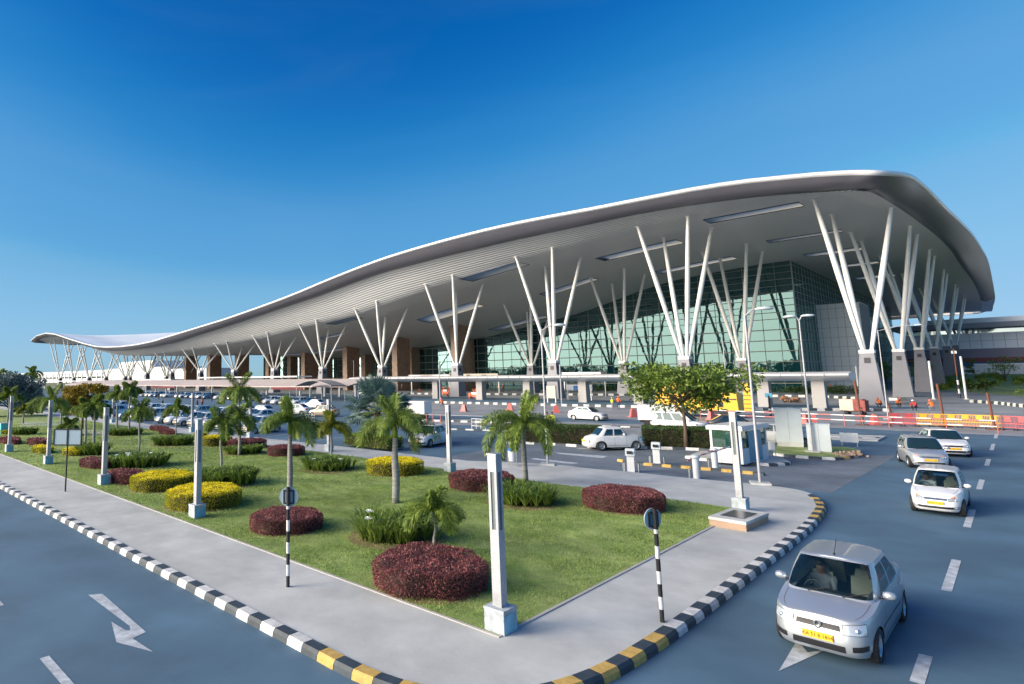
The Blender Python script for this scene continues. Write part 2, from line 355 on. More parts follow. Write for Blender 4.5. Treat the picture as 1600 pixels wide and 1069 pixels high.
ORD = ['first', 'second', 'third', 'fourth', 'fifth', 'sixth', 'seventh', 'eighth', 'ninth', 'tenth', 'eleventh', 'twelfth', 'thirteenth', 'fourteenth', 'fifteenth', 'sixteenth', 'seventeenth', 'eighteenth', 'nineteenth', 'twentieth', 'twenty-first', 'twenty-second', 'twenty-third', 'twenty-fourth', 'twenty-fifth', 'twenty-sixth']

# ================================================================== GROUND AND ROADS
g = MB(); g.add([(-4000, -3000, -0.06), (3000, -3000, -0.06), (3000, 5000, -0.06), (-4000, 5000, -0.06)], [(0, 1, 2, 3)]); tag(g.build('ground', M['earth']), kind='structure')
g = MB(); g.add([(-420, -60, 0), (70, -60, 0), (70, 112, 0), (-420, 112, 0)], [(0, 1, 2, 3)]); tag(g.build('road', M['asphalt']), kind='structure')
g = MB(); g.add([(-500, 112, 0), (120, 112, 0), (120, 420, 0), (-500, 420, 0)], [(0, 1, 2, 3)]); tag(g.build('forecourt', M['concrete_road']), kind='structure')
# paler concrete strips between the far kerbs
for nm, pts, z in (('concrete_apron', [(560, 648), (870, 652), (1120, 661), (1300, 668), (1600, 682), (1600, 634), (1400, 640), (1180, 640), (860, 632), (560, 628)], 0.004),
                   ('concrete_median', [(600, 651), (700, 654), (880, 659), (1010, 664), (1010, 669), (880, 667), (700, 664), (600, 660)], 0.008),
                   ('exit_lane', [(690, 716), (860, 726), (1000, 738), (1180, 756), (1300, 770), (1385, 722), (1400, 712), (1240, 712), (1130, 708), (1000, 700), (900, 697), (800, 695)], 0.004),
                   ('concrete_island', [(1290, 680), (1385, 683), (1372, 690), (1290, 687)], 0.10),
                   ):
    g = MB(); P = [G(*p) for p in pts]
    if P[0].to_2d().cross(Vector((1, 0))) is None: pass
    g.prism([(p.x, p.y) for p in P], z-0.02 if z < 0.05 else 0, z)
    tag(g.build(nm, dict(concrete_island=M['pavement'], exit_lane=M['old_asphalt']).get(nm, M['concrete_road']), weld=True), kind='structure')

PZ = 0.13
def arc_pts(c, r, a0, a1, n): return [(c[0]+r*math.cos(R_(a0+(a1-a0)*i/n)), c[1]+r*math.sin(R_(a0+(a1-a0)*i/n))) for i in range(n+1)]
# kerb line : left road edge -> rounded nose -> right road edge -> round the tip
def spline(pts, step):
    P = [Vector((p[0], p[1], 0)) for p in pts]; out = []
    for i in range(len(P)-1):
        a, b, c, d = P[max(i-1, 0)], P[i], P[i+1], P[min(i+2, len(P)-1)]
        n = max(2, int((c-b).length/0.1))
        for k in range(n):
            t = k/n; out.append(0.5*((2*b)+(c-a)*t+(2*a-5*b+4*c-d)*t*t+(3*b-a-3*c+d)*t**3))
    out.append(P[-1]); res = [out[0]]; acc = 0
    for a, b in zip(out, out[1:]):
        L = (b-a).length
        while acc+L >= step:
            t = (step-acc)/L; a = a+(b-a)*t; res.append(a.copy()); L = (b-a).length; acc = 0
        acc += L
    return [(p.x, p.y) for p in res]
def kerb(name, pts, step, pattern, w=0.28, h=0.15, z0=0.0, inward=1, label=None):
    """a row of painted kerb stones; stones lie to the left of the line of travel"""
    P = [Vector((p[0], p[1], 0)) for p in spline(pts, step)]; mb = MB(); n = len(P)
    secs = []
    for i, p in enumerate(P):
        d = (P[min(i+1, n-1)]-P[max(i-1, 0)]).normalized(); nn = Vector((-d.y, d.x, 0))*inward
        secs.append([(p+nn*a+Vector((0, 0, z0+b))) for a, b in ((0, 0), (0.015, h*0.62), (0.06, h), (w, h), (w, 0))])
    for i in range(n-1):
        mi = pattern(i, P[i]); a, b = secs[i], secs[i+1]
        g_ = 0.006
        A = [x.lerp(y, g_/step) for x, y in zip(a, b)]; B = [y.lerp(x, g_/step) for x, y in zip(a, b)]
        mb.add(A+B, [(j, j+1, 5+j+1, 5+j) for j in range(4)]+[(0, 1, 2, 3, 4), (9, 8, 7, 6, 5)], mi)
        mb.add([a[1]-Vector((0, 0, .01)), a[2]-Vector((0, 0, .008)), a[3]-Vector((0, 0, .008)), b[1]-Vector((0, 0, .01)), b[2]-Vector((0, 0, .008)), b[3]-Vector((0, 0, .008))], [(0, 1, 4, 3), (1, 2, 5, 4)], 1)
    o = mb.build(name, [M['kerb_white'], M['kerb_black'], M['kerb_yellow']])
    return tag(o, label, kind='structure')
KX, KY = -4.82, 7.08
main = [(-230, KY), (-120, KY), (-60, KY), (-30, KY), (-14, KY), (-9.2, KY), (-8.0, 7.08), (-6.95, 7.25), (-6.05, 7.75), (-5.4, 8.6), (-5.0, 9.9), (-4.86, 11.5), (KX, 13.5), (KX, 17), (KX, 21), (-4.86, 24), (-4.98, 26), (-5.15, 27.7), (-5.45, 28.9), (-5.9, 30.0)]
def pat_main(i, p):
    if i % 2: return 1
    if p.y > 25.4: return 2 if p.y < 29.2 or i % 4 else 0
    if -9.4 < p.x and p.y < 12.2: return 2
    return 0
kl = spline(main, 0.41)
kerb('pavement_kerb', main, 0.455, pat_main)
inner = [(x, y) for x, y in [(-230, KY+.27), (-14, KY+.27), (-9.2, KY+.27), (-8.0, 7.35), (-7.05, 7.50), (-6.22, 7.96), (-5.64, 8.74), (-5.26, 9.98), (-5.13, 11.5), (KX-.27, 13.5), (KX-.27, 21), (-5.13, 24), (-5.25, 26), (-5.42, 27.65), (-5.70, 28.75), (-6.1, 29.9)]]
far = [G(*p, PZ) for p in [(1268, 771), (1250, 766), (1228, 762), (1204, 760), (1178, 757), (1100, 749), (1040, 743), (978, 737), (925, 732), (872, 727), (800, 722), (725, 720)]]
far = [(p.x+0.12*math.sin(i*2.1), p.y+0.15*math.sin(i*3.7)) for i, p in enumerate(far)]
far_s = spline(far, 0.8)
pav = inner+[(p[0], p[1]) for p in far_s]+[(-28, 28.4), (-40, 27.9), (-230, 27.9)]
LX0, LX1, LY0, LY1 = -150.0, -7.06, 10.0, 25.15
g = MB()
# pavement with the lawn left out: four pieces butted end to end
fl = [p for p in pav if True]
g.prism(pav, 0.0, PZ)
tag(g.build('pavement', M['pavement'], weld=True), kind='structure')
g = MB(); g.add([(LX0, LY0, PZ+.004), (LX1, LY0, PZ+.004), (LX1, LY1, PZ+.004), (LX0, LY1, PZ+.004)], [(0, 1, 2, 3)]); tag(g.build('lawn', M['lawn']), kind='structure')
# thin concrete edging strip round the lawn
g = MB()
for a, b in (((LX0, LY0-.035), (LX1, LY0-.035)), ((LX1+.035, LY0-.07), (LX1+.035, LY1))):
    dx, dy = b[0]-a[0], b[1]-a[1]; g.box(((a[0]+b[0])/2, (a[1]+b[1])/2, PZ), (abs(dx) or .07, abs(dy) or .07, 0.02))
tag(g.build('lawn_edging', mat('edging', (0.40, 0.39, 0.37), 0.8)), kind='structure')
# paths that cross the far end of the lawn
for pts in ([(125, 671), (172, 673), (160, 681), (112, 678)], [(35, 661), (100, 660), (92, 666), (30, 667)]):
    g = MB(); P = [G(*p, PZ) for p in pts]; g.add([(p.x, p.y, PZ+.008) for p in P], [(3, 2, 1, 0)]); tag(g.build('path', M['pavement']), kind='structure')

# other painted kerbs
bw = lambda i, p: i % 2
def yb(i, p): return 2 if i % 2 == 0 else 1
def PX(l, z=0.0): return [(G(*p, z).x, G(*p, z).y) for p in l]
kerb('road_kerb', PX([(560, 627), (720, 631), (860, 634.5), (1000, 637.5), (1180, 641.6), (1355, 642.5), (1400, 644)]), .85, bw, w=0.5, h=0.35)
kerb('road_kerb', PX([(560, 615.5), (720, 617), (860, 618), (1000, 618.5), (1180, 620), (1280, 621.5), (1355, 625), (1430, 626.5)]), 1.1, bw, w=0.5, h=0.45)
kerb('road_kerb', PX([(1515, 629), (1560, 632.5), (1600, 637), (1700, 646)]), 1.0, bw, w=0.5, h=0.45)
kerb('median_kerb', PX([(560, 655), (700, 659.5), (800, 663), (900, 667), (1010, 671)]), .8, bw, w=0.3, h=0.2)
kerb('median_kerb', PX([(600, 669), (680, 671), (760, 673.5), (800, 675)]), .8, bw, w=0.2, h=0.12)
kerb('median_kerb', PX([(786, 692.5), (860, 696), (930, 700.5), (1010, 702), (1080, 704), (1120, 707)]), 0.75, bw, w=0.25, h=0.17)
kerb('island_kerb', PX([(964, 721), (1000, 727), (1080, 733.5), (1150, 739.5), (1199, 744.5)]), 0.46, yb, w=0.22, h=0.14)
kerb('island_kerb', PX([(1070, 716), (1090, 719.5), (1150, 725), (1200, 729), (1232, 727.5), (1236, 723.5)]), 0.5, bw, w=0.25, h=0.15)
kerb('island_kerb', PX([(1208, 712), (1240, 715.5), (1290, 719), (1320, 719), (1345, 714), (1350, 709)]), 0.62, lambda i, p: 1 if i % 2 else (2 if p.x > -8.8 and i % 4 else 0), w=0.25, h=0.15)
kerb('island_kerb', PX([(1294, 684.5), (1330, 686), (1370, 687.5), (1383, 684)]), 1.0, bw, w=0.3, h=0.12)
g = MB(); g.prism(PX([(1210, 711), (1240, 714.5), (1290, 718), (1318, 717.5), (1340, 713), (1346, 707), (1325, 702), (1235, 697), (1190, 697), (1120, 697), (1125, 704), (1208, 705)]), 0, 0.13); tag(g.build('verge', M['lawn'], weld=True), kind='structure')
g = MB(); g.prism(PX([(1076, 715), (1091, 718.5), (1150, 724), (1200, 728), (1230, 726.5), (1233, 724), (1215, 716), (1150, 709), (1095, 708)]), 0, 0.13); tag(g.build('kiosk_island', M['pavement'], weld=True), kind='structure')
g = MB(); g.prism(PX([(790, 691.5), (1115, 705), (1125, 694), (1010, 664), (880, 664)]), 0, 0.10); tag(g.build('median', M['concrete_road'], weld=True), kind='structure')

# road markings (4 mm sheets)
def marking(pts, z=0.006, world=False):
    P = [(p[0], p[1], z) for p in (pts if world else PX(pts))]
    g = MB(); a = sum(P[i][0]*P[(i+1) % len(P)][1]-P[(i+1) % len(P)][0]*P[i][1] for i in range(len(P)))
    g.add(P, [tuple(range(len(P)))[::(1 if a > 0 else -1)]])
    return tag(g.build('road_marking', M['road_paint']), kind='structure')
for y0, y1 in ((13.6, 15.0), (19.6, 22.9), (27.8, 31.4), (36.8, 40.1), (46.0, 49.4), (54.9, 59.7), (64.5, 69.0)):
    y0, y1 = y0, y1
    marking([(-1.68, y0), (-1.50, y0), (-1.50, y1), (-1.68, y1)], world=True)
for x0, x1 in ((-24.6, -21.8), (-20.6, -15.8), (-12.4, -9.4)): marking([(x0, 3.50), (x1, 3.50), (x1, 3.66), (x0, 3.66)], world=True)
marking([(138, 930), (160, 928), (228, 988), (207, 998), (239, 1019), (182, 1004), (174, 972), (196, 985), (203, 986), (203, 979)])
marking([(1217, 1049), (1246, 1000), (1262, 1020), (1290, 1016)])
for pts in ([(866, 707), (950, 713), (941, 716), (875, 709.5)], [(835, 716), (905, 724), (892, 725), (828, 717.5)], [(905, 700), (945, 703), (940, 704), (900, 701)]): marking(pts)
for k in range(12):
    x = -37.5-2.9*k; marking([(x, 28.3), (x+.1, 28.3), (x-.9, 33.6), (x-1.0, 33.6)], world=True)

# ================================================================== LEAF AND GRASS MASSES
def blades(centers, dirs, length, width, bend=0.3):
    """thin 3-point leaves: arrays (n,3),(n,3),(n,),(n,)"""
    n = len(centers); d = dirs/np.linalg.norm(dirs, axis=1, keepdims=True)
    rnd = rng.normal(size=(n, 3)); s = np.cross(d, rnd); s /= np.linalg.norm(s, axis=1, keepdims=True)+1e-9
    L = np.asarray(length).reshape(-1, 1)*np.ones((n, 1)); W = np.asarray(width).reshape(-1, 1)*np.ones((n, 1))
    mid = centers+d*L*0.5; tip = centers+d*L+np.array([0, 0, -1])*L*bend*0.5
    V = np.stack([centers, mid+s*W*0.5, tip, mid-s*W*0.5], 1).reshape(-1, 3)
    F = np.arange(4*n).reshape(n, 4)
    return V, F
def join(parts):
    Vs, Fs, o = [], [], 0
    for V, F in parts: Vs.append(V); Fs.append(F+o); o += len(V)
    return np.concatenate(Vs), np.concatenate(Fs)
# lawn grass
def grass(area, dens, h, w):
    x0, x1, y0, y1 = area; n = int((x1-x0)*(y1-y0)*dens)
    c = np.column_stack([rng.uniform(x0, x1, n), rng.uniform(y0, y1, n), np.full(n, PZ)])
    th = rng.uniform(0, 2*np.pi, n); lean = rng.uniform(0.1, 0.9, n)
    d = np.column_stack([np.cos(th)*lean, np.sin(th)*lean, np.ones(n)])
    patch = 0.75+0.35*np.sin(c[:, 0]*1.7+np.sin(c[:, 1]*2.3)*1.4)*np.sin(c[:, 1]*1.9+1)
    return blades(c, d, rng.uniform(0.5, 1.3, n)*h*patch, w)
V, F = join([grass((-20, LX1+.0, LY0, LY1), 900, 0.075, 0.012), grass((-38, -20, LY0, LY1), 330, 0.085, 0.022), grass((-75, -38, LY0, LY1), 80, 0.09, 0.05)])
tag(nparr('lawn_grass', V, F, M['grass_blade']), 'short mown green grass covering the lawn between the pavements', 'grass', kind='stuff')

def hedge(name, label, cx, cy, rx, ry, h, mt, leaf=0.05, dens=900, group=None, rz=0.0, round_=True, topmat=None, wob=0.045):
    """clipped shrub: solid twiggy core with a coat of small leaves"""
    n_top = int(math.pi*rx*ry*dens if round_ else 4*rx*ry*dens); per = 2*math.pi*math.sqrt((rx*rx+ry*ry)/2) if round_ else 4*(rx+ry)
    n_side = int(per*h*dens)
    def wobf(a): return 1+wob*np.sin(3*a+rx)+wob*0.7*np.sin(7*a+2)
    if round_:
        a = rng.uniform(0, 2*np.pi, n_top); r = np.sqrt(rng.uniform(0, 1, n_top))
        T = np.column_stack([rx*r*np.cos(a)*wobf(a), ry*r*np.sin(a)*wobf(a), h-(r**6)*h*0.16+rng.normal(0, 0.016, n_top)+wob*0.5*np.sin(a*5+r*7)+wob*.5*np.sin(r*np.cos(a)*9+rx*3)*np.cos(r*np.sin(a)*8)])
        a = rng.uniform(0, 2*np.pi, n_side); z = rng.uniform(0.03, 1, n_side)
        bulge = 1-0.06*(1-z)**2-0.05*z**8
        S = np.column_stack([rx*np.cos(a)*wobf(a)*bulge, ry*np.sin(a)*wobf(a)*bulge, z*h*0.97])
        Sn = np.column_stack([np.cos(a)/rx, np.sin(a)/ry, np.full(n_side, 0.35/max(rx, ry))])
    else:
        T = np.column_stack([rng.uniform(-rx, rx, n_top), rng.uniform(-ry, ry, n_top), h+rng.normal(0, 0.02, n_top)])
        k = rng.integers(0, 2, n_side); onx = rng.uniform(0, 1, n_side) < rx/(rx+ry); sg = np.where(k == 0, -1, 1)
        X = np.where(onx, rng.uniform(-rx, rx, n_side), sg*rx); Y = np.where(onx, sg*ry, rng.uniform(-ry, ry, n_side))
        S = np.column_stack([X, Y, rng.uniform(0.03, 1, n_side)*h]); Sn = np.column_stack([np.where(onx, 0, sg), np.where(onx, sg, 0), np.full(n_side, .3)])
    Sn = Sn/np.linalg.norm(Sn, axis=1, keepdims=True)
    def dirs(N, spread): return N+rng.normal(0, spread, N.shape)
    Vt, Ft = blades(T-np.array([0, 0, leaf*.4]), dirs(np.tile([0, 0, 1.0], (n_top, 1)), 0.75), rng.uniform(.7, 1.5, n_top)*leaf, leaf*0.5, .2)
    Vs, Fs = blades(S-Sn*leaf*.4, dirs(Sn, 0.75), rng.uniform(.7, 1.5, n_side)*leaf, leaf*0.5, .5)
    o = thing(name, label, 'hedge', (cx, cy, PZ), rz, group)
    if topmat is not None:
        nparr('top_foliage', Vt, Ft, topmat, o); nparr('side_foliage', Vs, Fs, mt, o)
    else:
        V, F = join([(Vt, Ft), (Vs, Fs)]); nparr('foliage', V, F, mt, o)
    b = MB()
    if round_: b.lathe([(0.86, 0.0), (0.89, h*.5), (0.87, h*.84), (0.0, h*.88)], 28); b.v = [(x*rx*float(wobf(math.atan2(y, x))), y*ry*float(wobf(math.atan2(y, x))), z) for x, y, z in b.v]
    else: b.box((0, 0, 0), (2*rx*.95, 2*ry*.9, h*.9))
    b.build('twig_core', mat_core, o)
    if round_:
        s = MB(); s.lathe([(0, .012), (1.03, .010), (1.06, .004)], 24); s.v = [(x*rx, y*ry, z) for x, y, z in s.v]
        if rx < 1.3 or wob < .08: s.build('soil_ring', M['soil'], o)
    return o
mat_core = mat('twig_core', (0.05, 0.035, 0.025), 0.95, var=0.5, scale=18, bump=1.0, bscale=20)
def hpx(kind, px0, px1, ytop, ybot, label, rat=1.0, name=None, group=None, rz=0, **k):
    """hedge from its left/right edge, top and lowest edge as measured in the photo"""
    cx = (px0+px1)/2; 
    b = G(cx, ybot, PZ); s = ppm(cx, ybot, PZ); w = (px1-px0)/s
    a = w/2; dirn = (b-Vector((0, 0, 0))).to_2d().normalized()
    c = b.to_2d()+dirn*(a*rat*0.92)
    s2 = FPX/((Vector((c.x, c.y, PZ))-CAMP).dot(_f)); a = (px1-px0)/2/s2
    # height: lowest edge to the front top rim is hard to see; use the drop of the far top edge
    far_ = c+dirn*a*rat; d = (Vector((far_.x, far_.y, 0))-Vector((0, 0, 0))).length
    fy = ytop; rr = ray(cx, fy); t = far_.length/rr.to_2d().length; h = CAMH+rr.z*t-PZ
    h = min(1.1, max(0.28, h))
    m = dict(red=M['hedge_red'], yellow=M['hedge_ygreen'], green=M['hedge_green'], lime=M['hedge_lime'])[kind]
    dist = c.length; leaf = max(0.05, dist*0.0021); dens = min(2400, 3.6/(leaf*leaf))
    ang = math.atan2(dirn.y, dirn.x)
    return hedge(name or dict(red='maroon_hedge', yellow='yellow_hedge', green='green_hedge', lime='green_hedge')[kind], label, c.x, c.y, a*rat, a, h, m, leaf, dens, group, ang, topmat=M['hedge_yellow'] if kind == 'yellow' else None, **k)
GR, GY = 'clipped maroon hedges on the lawn', 'clipped yellow hedges on the lawn'
hpx('red', 587, 757, 846, 938, 'large shaggy maroon round hedge around the smallest palm', 1.0, group=GR, wob=.055)
hpx('red', 392, 502, 789, 837, 'maroon round hedge behind the round sign on the left', 0.95, group=GR)
hpx('red', 917, 1032, 756, 803, 'maroon drum hedge standing alone at the right end of the lawn', 0.95, group=GR)
hpx('red', 704, 801, 732, 770, 'maroon drum hedge partly behind the tall corner light column', 0.95, group=GR)
hpx('red', 419, 475, 694, 714, 'small maroon hedge beside the far pavement, right of two palms', 0.9, group=GR)
hpx('red', 356, 415, 684, 702, 'small maroon hedge at the foot of the tall palm by the parked cars', 0.9, group=GR)
hpx('yellow', 262, 374, 752, 799, 'largest yellow hedge, next to a light column on the left', 1.0, group=GY)
hpx('yellow', 207, 301, 733, 769, 'yellow hedge just left of the largest yellow one', 1.0, group=GY)
hpx('yellow', 574, 660, 712, 745, 'yellow hedge behind the tall palm in the middle of the lawn', 0.9, group=GY)
hpx('yellow', 317, 361, 679, 698, 'small yellow hedge behind the slim palm near the parking', 0.9, group=GY)
def band(kind, px0, px1, py0, py1, h, w, label, group):
    a, b = G(px0, py0, PZ), G(px1, py1, PZ); L = (b-a).length/2; c = (a+b)/2; c.y += w*.6
    m = M['hedge_red'] if kind == 'red' else M['hedge_ygreen']; dist = c.length; leaf = max(.06, dist*.0022)
    hedge('maroon_hedge' if kind == 'red' else 'yellow_hedge', label, c.x, c.y, L, w, h, m, leaf, min(2400, 3.6/leaf**2), group, 0, topmat=M['hedge_yellow'] if kind == 'yellow' else None)
band('red', 139, 222, 761, 748, .48, .75, 'long maroon hedge nearest the left pavement, beside a light column', GR)
band('red', 102, 170, 736, 726, .45, .7, 'long maroon hedge just behind the double panel sign', GR)
band('red', 24, 76, 698, 692, .42, .6, 'long maroon hedge left of the two yellow strips', GR)
band('red', -25, 38, 697, 689, .40, .6, 'maroon hedge cut by the left edge of the photo', GR)
band('yellow', 80, 130, 714, 709, .40, .55, 'short yellow strip hedge behind the double panel sign', GY)
band('yellow', 34, 82, 711, 704, .42, .55, 'yellow strip hedge in front of the small maroon ones', GY)
band('yellow', -30, 24, 680, 675, .40, .6, 'yellow hedge at the left edge of the photo', GY)
band('red', 226, 262, 676, 671, .40, .5, 'small maroon hedge behind the leftmost slim palms', GR)
band('red', 238, 275, 681, 677, .42, .5, 'low maroon hedge in front of the parked white cars', GR)
band('yellow', 300, 318, 684, 682, .40, .5, 'tiny yellow hedge beside the green clump near the parking', GY)

def lily(label, px0, px1, py, hgt, group='strap-leaved clumps on the lawn', flowers=0, yel=0.0):
    cx = (px0+px1)/2; s = ppm(cx, py-8, PZ); a = (px1-px0)/2/s; b = G(cx, py, PZ); dr = b.to_2d().normalized(); c = b.to_2d()+dr*a*0.6
    ntuft = max(26, int(a*a*38)); parts = []; dist = c.length
    nb = 20 if dist < 30 else 14; wd = max(0.035, dist*0.0017); fl = MB()
    for k in range(ntuft):
        r = a*0.85*math.sqrt(random.random()); t = random.uniform(0, 6.283); tx, ty = r*math.cos(t), r*math.sin(t)*0.75
        hh = hgt*random.uniform(.7, 1.15)
        for j in range(nb):
            th = random.uniform(0, 6.283); out = random.uniform(.2, 1.05)*hh; sx, sy = -math.sin(th)*wd/2, math.cos(th)*wd/2
            p0 = (tx, ty, 0); pts = []
            for q in (0, .35, .7, 1.0):
                rr = out*q; z = hh*(q*1.75-q*q*random.uniform(.85, 1.2)); w = (1, 1.1, .8, .05)[int(q*3+.5)]
                pts += [(tx+rr*math.cos(th)+sx*w, ty+rr*math.sin(th)+sy*w, max(.02, z)), (tx+rr*math.cos(th)-sx*w, ty+rr*math.sin(th)-sy*w, max(.02, z))]
            parts.append(pts)
    V = np.array(parts).reshape(-1, 3); n = len(parts)
    base = np.array([[0, 1, 3, 2], [2, 3, 5, 4], [4, 5, 7, 6]]); F = (np.arange(n)[:, None, None]*8+base[None]).reshape(-1, 4)
    o = thing('lily_clump', label, 'plant', (c.x, c.y, PZ), math.atan2(dr.y, dr.x)-math.pi/2, group)
    nparr('foliage', V, F, M['lily'], o)
    sm = MB(); sm.lathe([(0, .012), (a*.9, .010), (a*.98, .004)], 20); sm.build('soil_ring', M['soil'], o)
    for k in range(flowers):
        t = random.uniform(3.4, 6.0); r = a*random.uniform(.5, .9); z = hgt*random.uniform(.8, 1.05); x, y = r*math.cos(t), r*math.sin(t)*.75
        fm = MB(); fm.tube([(x, y, 0), (x, y, z)], .008, 4)
        for q in range(9):
            an = q*.7; fm.add([(x, y, z), (x+.10*math.cos(an), y+.10*math.sin(an), z+.05), (x+.13*math.cos(an+.3), y+.13*math.sin(an+.3), z+.01), (x+.08*math.cos(an+.6), y+.08*math.sin(an+.6), z-.02)], [(0, 1, 2, 3)], 1)
        fm.build('flower', [M['lily'], M['flower']], o)
lily('largest strap-leaved clump, under the tall middle palm, with white flowers', 540, 702, 853, .85, flowers=3)
lily('strap-leaved clump under the drooping palm beside the corner light column', 757, 876, 793, .8, flowers=1)
lily('strap-leaved clump with white flowers in mid lawn, near the yellow palm', 468, 557, 738, .75, flowers=2)
lily('flowering strap-leaved clump right of the longest maroon strip', 172, 264, 732, .8, flowers=5)
lily('dark strap-leaved clump behind the largest yellow hedge', 305, 404, 762, .85)
lily('bright strap-leaved clump right of the small yellow hedge', 347, 412, 711, .6)
lily('strap-leaved clump in front of the parked white cars', 238, 306, 697, .75)
lily('strap-leaved clump behind the short yellow strip and double sign', 120, 172, 712, .85)
lily('strap-leaved clump behind the leftmost hedges', 18, 56, 680, .7)
lily('strap-leaved clump at the foot of the leftmost slim palms', 170, 222, 681, .65, flowers=1)
lily('dark clump just left of the largest strap-leaved clump row', 262, 312, 762, .5)

# ================================================================== PALMS AND TREES
def frond_pts(az, e0, L, droop, n=12):
    p = Vector((0, 0, 0)); pts = [p.copy()]; e = e0
    for i in range(n):
        t = (i+1)/n; e = e0-droop*t**0.9
        d = Vector((math.cos(az)*math.cos(e), math.sin(az)*math.cos(e), math.sin(e))); p = p+d*(L/n); pts.append(p.copy())
    return pts
def palm_mesh(seed, nf, L, leaflet, mtl, plume=True, wleaf=.035, erect=2):
    rd = random.Random(seed); parts = []; rach = MB()
    for k in range(nf):
        az = k*2.39996+rd.uniform(-.3, .3); up = k < erect and erect
        e0 = R_(82) if up else R_(rd.uniform(38, 72)); dr = R_(rd.uniform(35, 55)) if up else R_(rd.uniform(110, 150)); LL = L*(0.75 if up else rd.uniform(.85, 1.1))
        P = frond_pts(az, e0, LL, dr); rach.tube(P, [.022*(1-.8*i/len(P)) for i in range(len(P))], 4)
        for i in range(2, len(P)):
            d = (P[i]-P[i-1]).normalized(); side = d.cross(Vector((0, 0, 1))); side = side.normalized() if side.length > .05 else Vector((1, 0, 0)); up_ = side.cross(d)
            for sub in range(5):
                b = P[i-1].lerp(P[i], sub/5); tt = (i-1+sub/5)/len(P); ll = leaflet*(0.55+0.6*math.sin(math.pi*min(1, tt*1.05)))
                angs = (0, 180, 60, 120, -60, -120) if plume else (15, 165)
                for a in angs:
                    a = R_(a+rd.uniform(-22, 22)); l = ll*rd.uniform(.75, 1.1)*(1 if plume else 1)
                    o = (side*math.cos(a)+up_*math.sin(a))+d*rd.uniform(.45, .8); o.normalize()
                    m = b+o*l*.55; tip = b+o*l+Vector((0, 0, -l*.28)); w = o.cross(up_ if abs(o.dot(up_)) < .9 else side).normalized()*wleaf/2
                    parts.append((b, m+w, tip, m-w))
    V = np.array([[tuple(v) for v in q] for q in parts]).reshape(-1, 3); F = np.arange(len(V)).reshape(-1, 4)
    return V, F, rach
PALMV = {}
def palm(px, py, cx, cy, rpx, label, var='a', fat=.11, nf=10, droopy=True, group='palms on the lawn', Lk=1.25):
    b = G(px, py, PZ); s = FPX/((b-CAMP).dot(_f)); z = PZ
    d = ray(cx, cy); t = b.to_2d().length/d.to_2d().length; H = CAMH+d.z*t-PZ; R = rpx/s
    o = thing('palm', label, 'palm', (b.x, b.y, PZ), random.uniform(0, 6.28), group)
    tr = MB(); n = 9; cs = H*.86
    pts = [(0.03*math.sin(i), 0.02*math.cos(i*1.3), H*i/(n-1)) for i in range(n)]
    rad = [fat*(1.15 if i == 0 else 1.0+.25*math.sin(math.pi*min(1, i/(n-1)*1.3)))*(1-.25*i/(n-1)) for i in range(n)]
    tr.tube(pts, rad, 12); tr.build('trunk', M['trunk'], o, smooth=True)
    cb = MB(); cb.tube([(0, 0, H*.86), (0, 0, H*.95), (0, 0, H*1.02)], [fat*.8, fat*.95, fat*.4], 10); cb.build('crownshaft', M['hedge_lime'], o, smooth=True)
    key = (var, nf, round(R*2)/2)
    dist = b.length; wl = .034 if dist < 25 else (.05 if dist < 45 else .08)
    if key not in PALMV:
        V, F, rc = palm_mesh(hash(key) % 1000 if False else len(PALMV)+3, nf, R*Lk, .36 if R > 1.1 else .28, None, True, wl)
        m = M['palm_a'] if var == 'a' else M['palm_y']
        c = nparr('crown', V, F, m, o, (0, 0, H)); r2 = rc.build('frond_ribs', M['hedge_lime'], o, loc=(0, 0, H)); PALMV[key] = (c.data, r2.data)
    else:
        for nm, me in zip(('crown', 'frond_ribs'), PALMV[key]):
            c = bpy.data.objects.new(nm, me); COL.objects.link(c); c.parent = o; c.location = (0, 0, H); c.rotation_euler.z = random.uniform(0, 6)
    return o
palm(619, 786, 612, 668, 66, 'tallest lush palm in the middle of the lawn, pale tapering trunk', nf=12, fat=.13)
palm(453, 782, 450, 662, 50, 'ragged palm standing behind the round sign on the left', nf=9, fat=.10)
palm(821, 753, 815, 668, 56, 'palm with long hanging fronds right of the corner light column', nf=11, fat=.11, Lk=1.5)
palm(680, 864, 678, 800, 44, 'smallest young palm rising out of the large maroon hedge', nf=7, fat=.035)
palm(345, 738, 345, 664, 34, 'slim palm behind the largest yellow hedge', nf=8, fat=.06)
palm(373, 700, 372, 612, 38, 'tall dark-stemmed palm beside the second slim palm near the parking', nf=10, fat=.08)
palm(374, 712, 376, 655, 26, 'short palm at the small maroon hedge', nf=8, fat=.08)
palm(217, 708, 215, 645, 26, 'slim palm with arching fronds right of the third light column', nf=8, fat=.06)
palm(275, 682, 275, 640, 22, 'small palm in front of the parked white cars', nf=8, fat=.05)
palm(146, 706, 147, 638, 26, 'right palm of the pair behind the double panel sign', nf=9, fat=.08)
palm(133, 694, 131, 640, 24, 'left palm of the pair behind the double panel sign', nf=9, fat=.08)
palm(78, 690, 76, 628, 26, 'palm right behind the second light column from the left', nf=10, fat=.08)
palm(201, 680, 204, 612, 22, 'tall palm between the canopy and the parked cars', nf=9, fat=.08)
palm(518, 716, 515, 668, 32, 'yellowing palm near the far edge of the lawn', var='y', nf=8, fat=.06)
palm(36, 662, 36, 642, 14, 'small yellowish palm at the far left, behind the hedges', var='y', nf=7, fat=.09)
palm(12, 668, 12, 620, 20, 'palm at the left edge of the photo', nf=8, fat=.1)
palm(95, 668, 52, 640, 18, 'low palm between the light columns at the left', nf=8, fat=.08)
palm(182, 676, 186, 618, 20, 'dark palm left of the tall one beneath the canopy', nf=8, fat=.08)
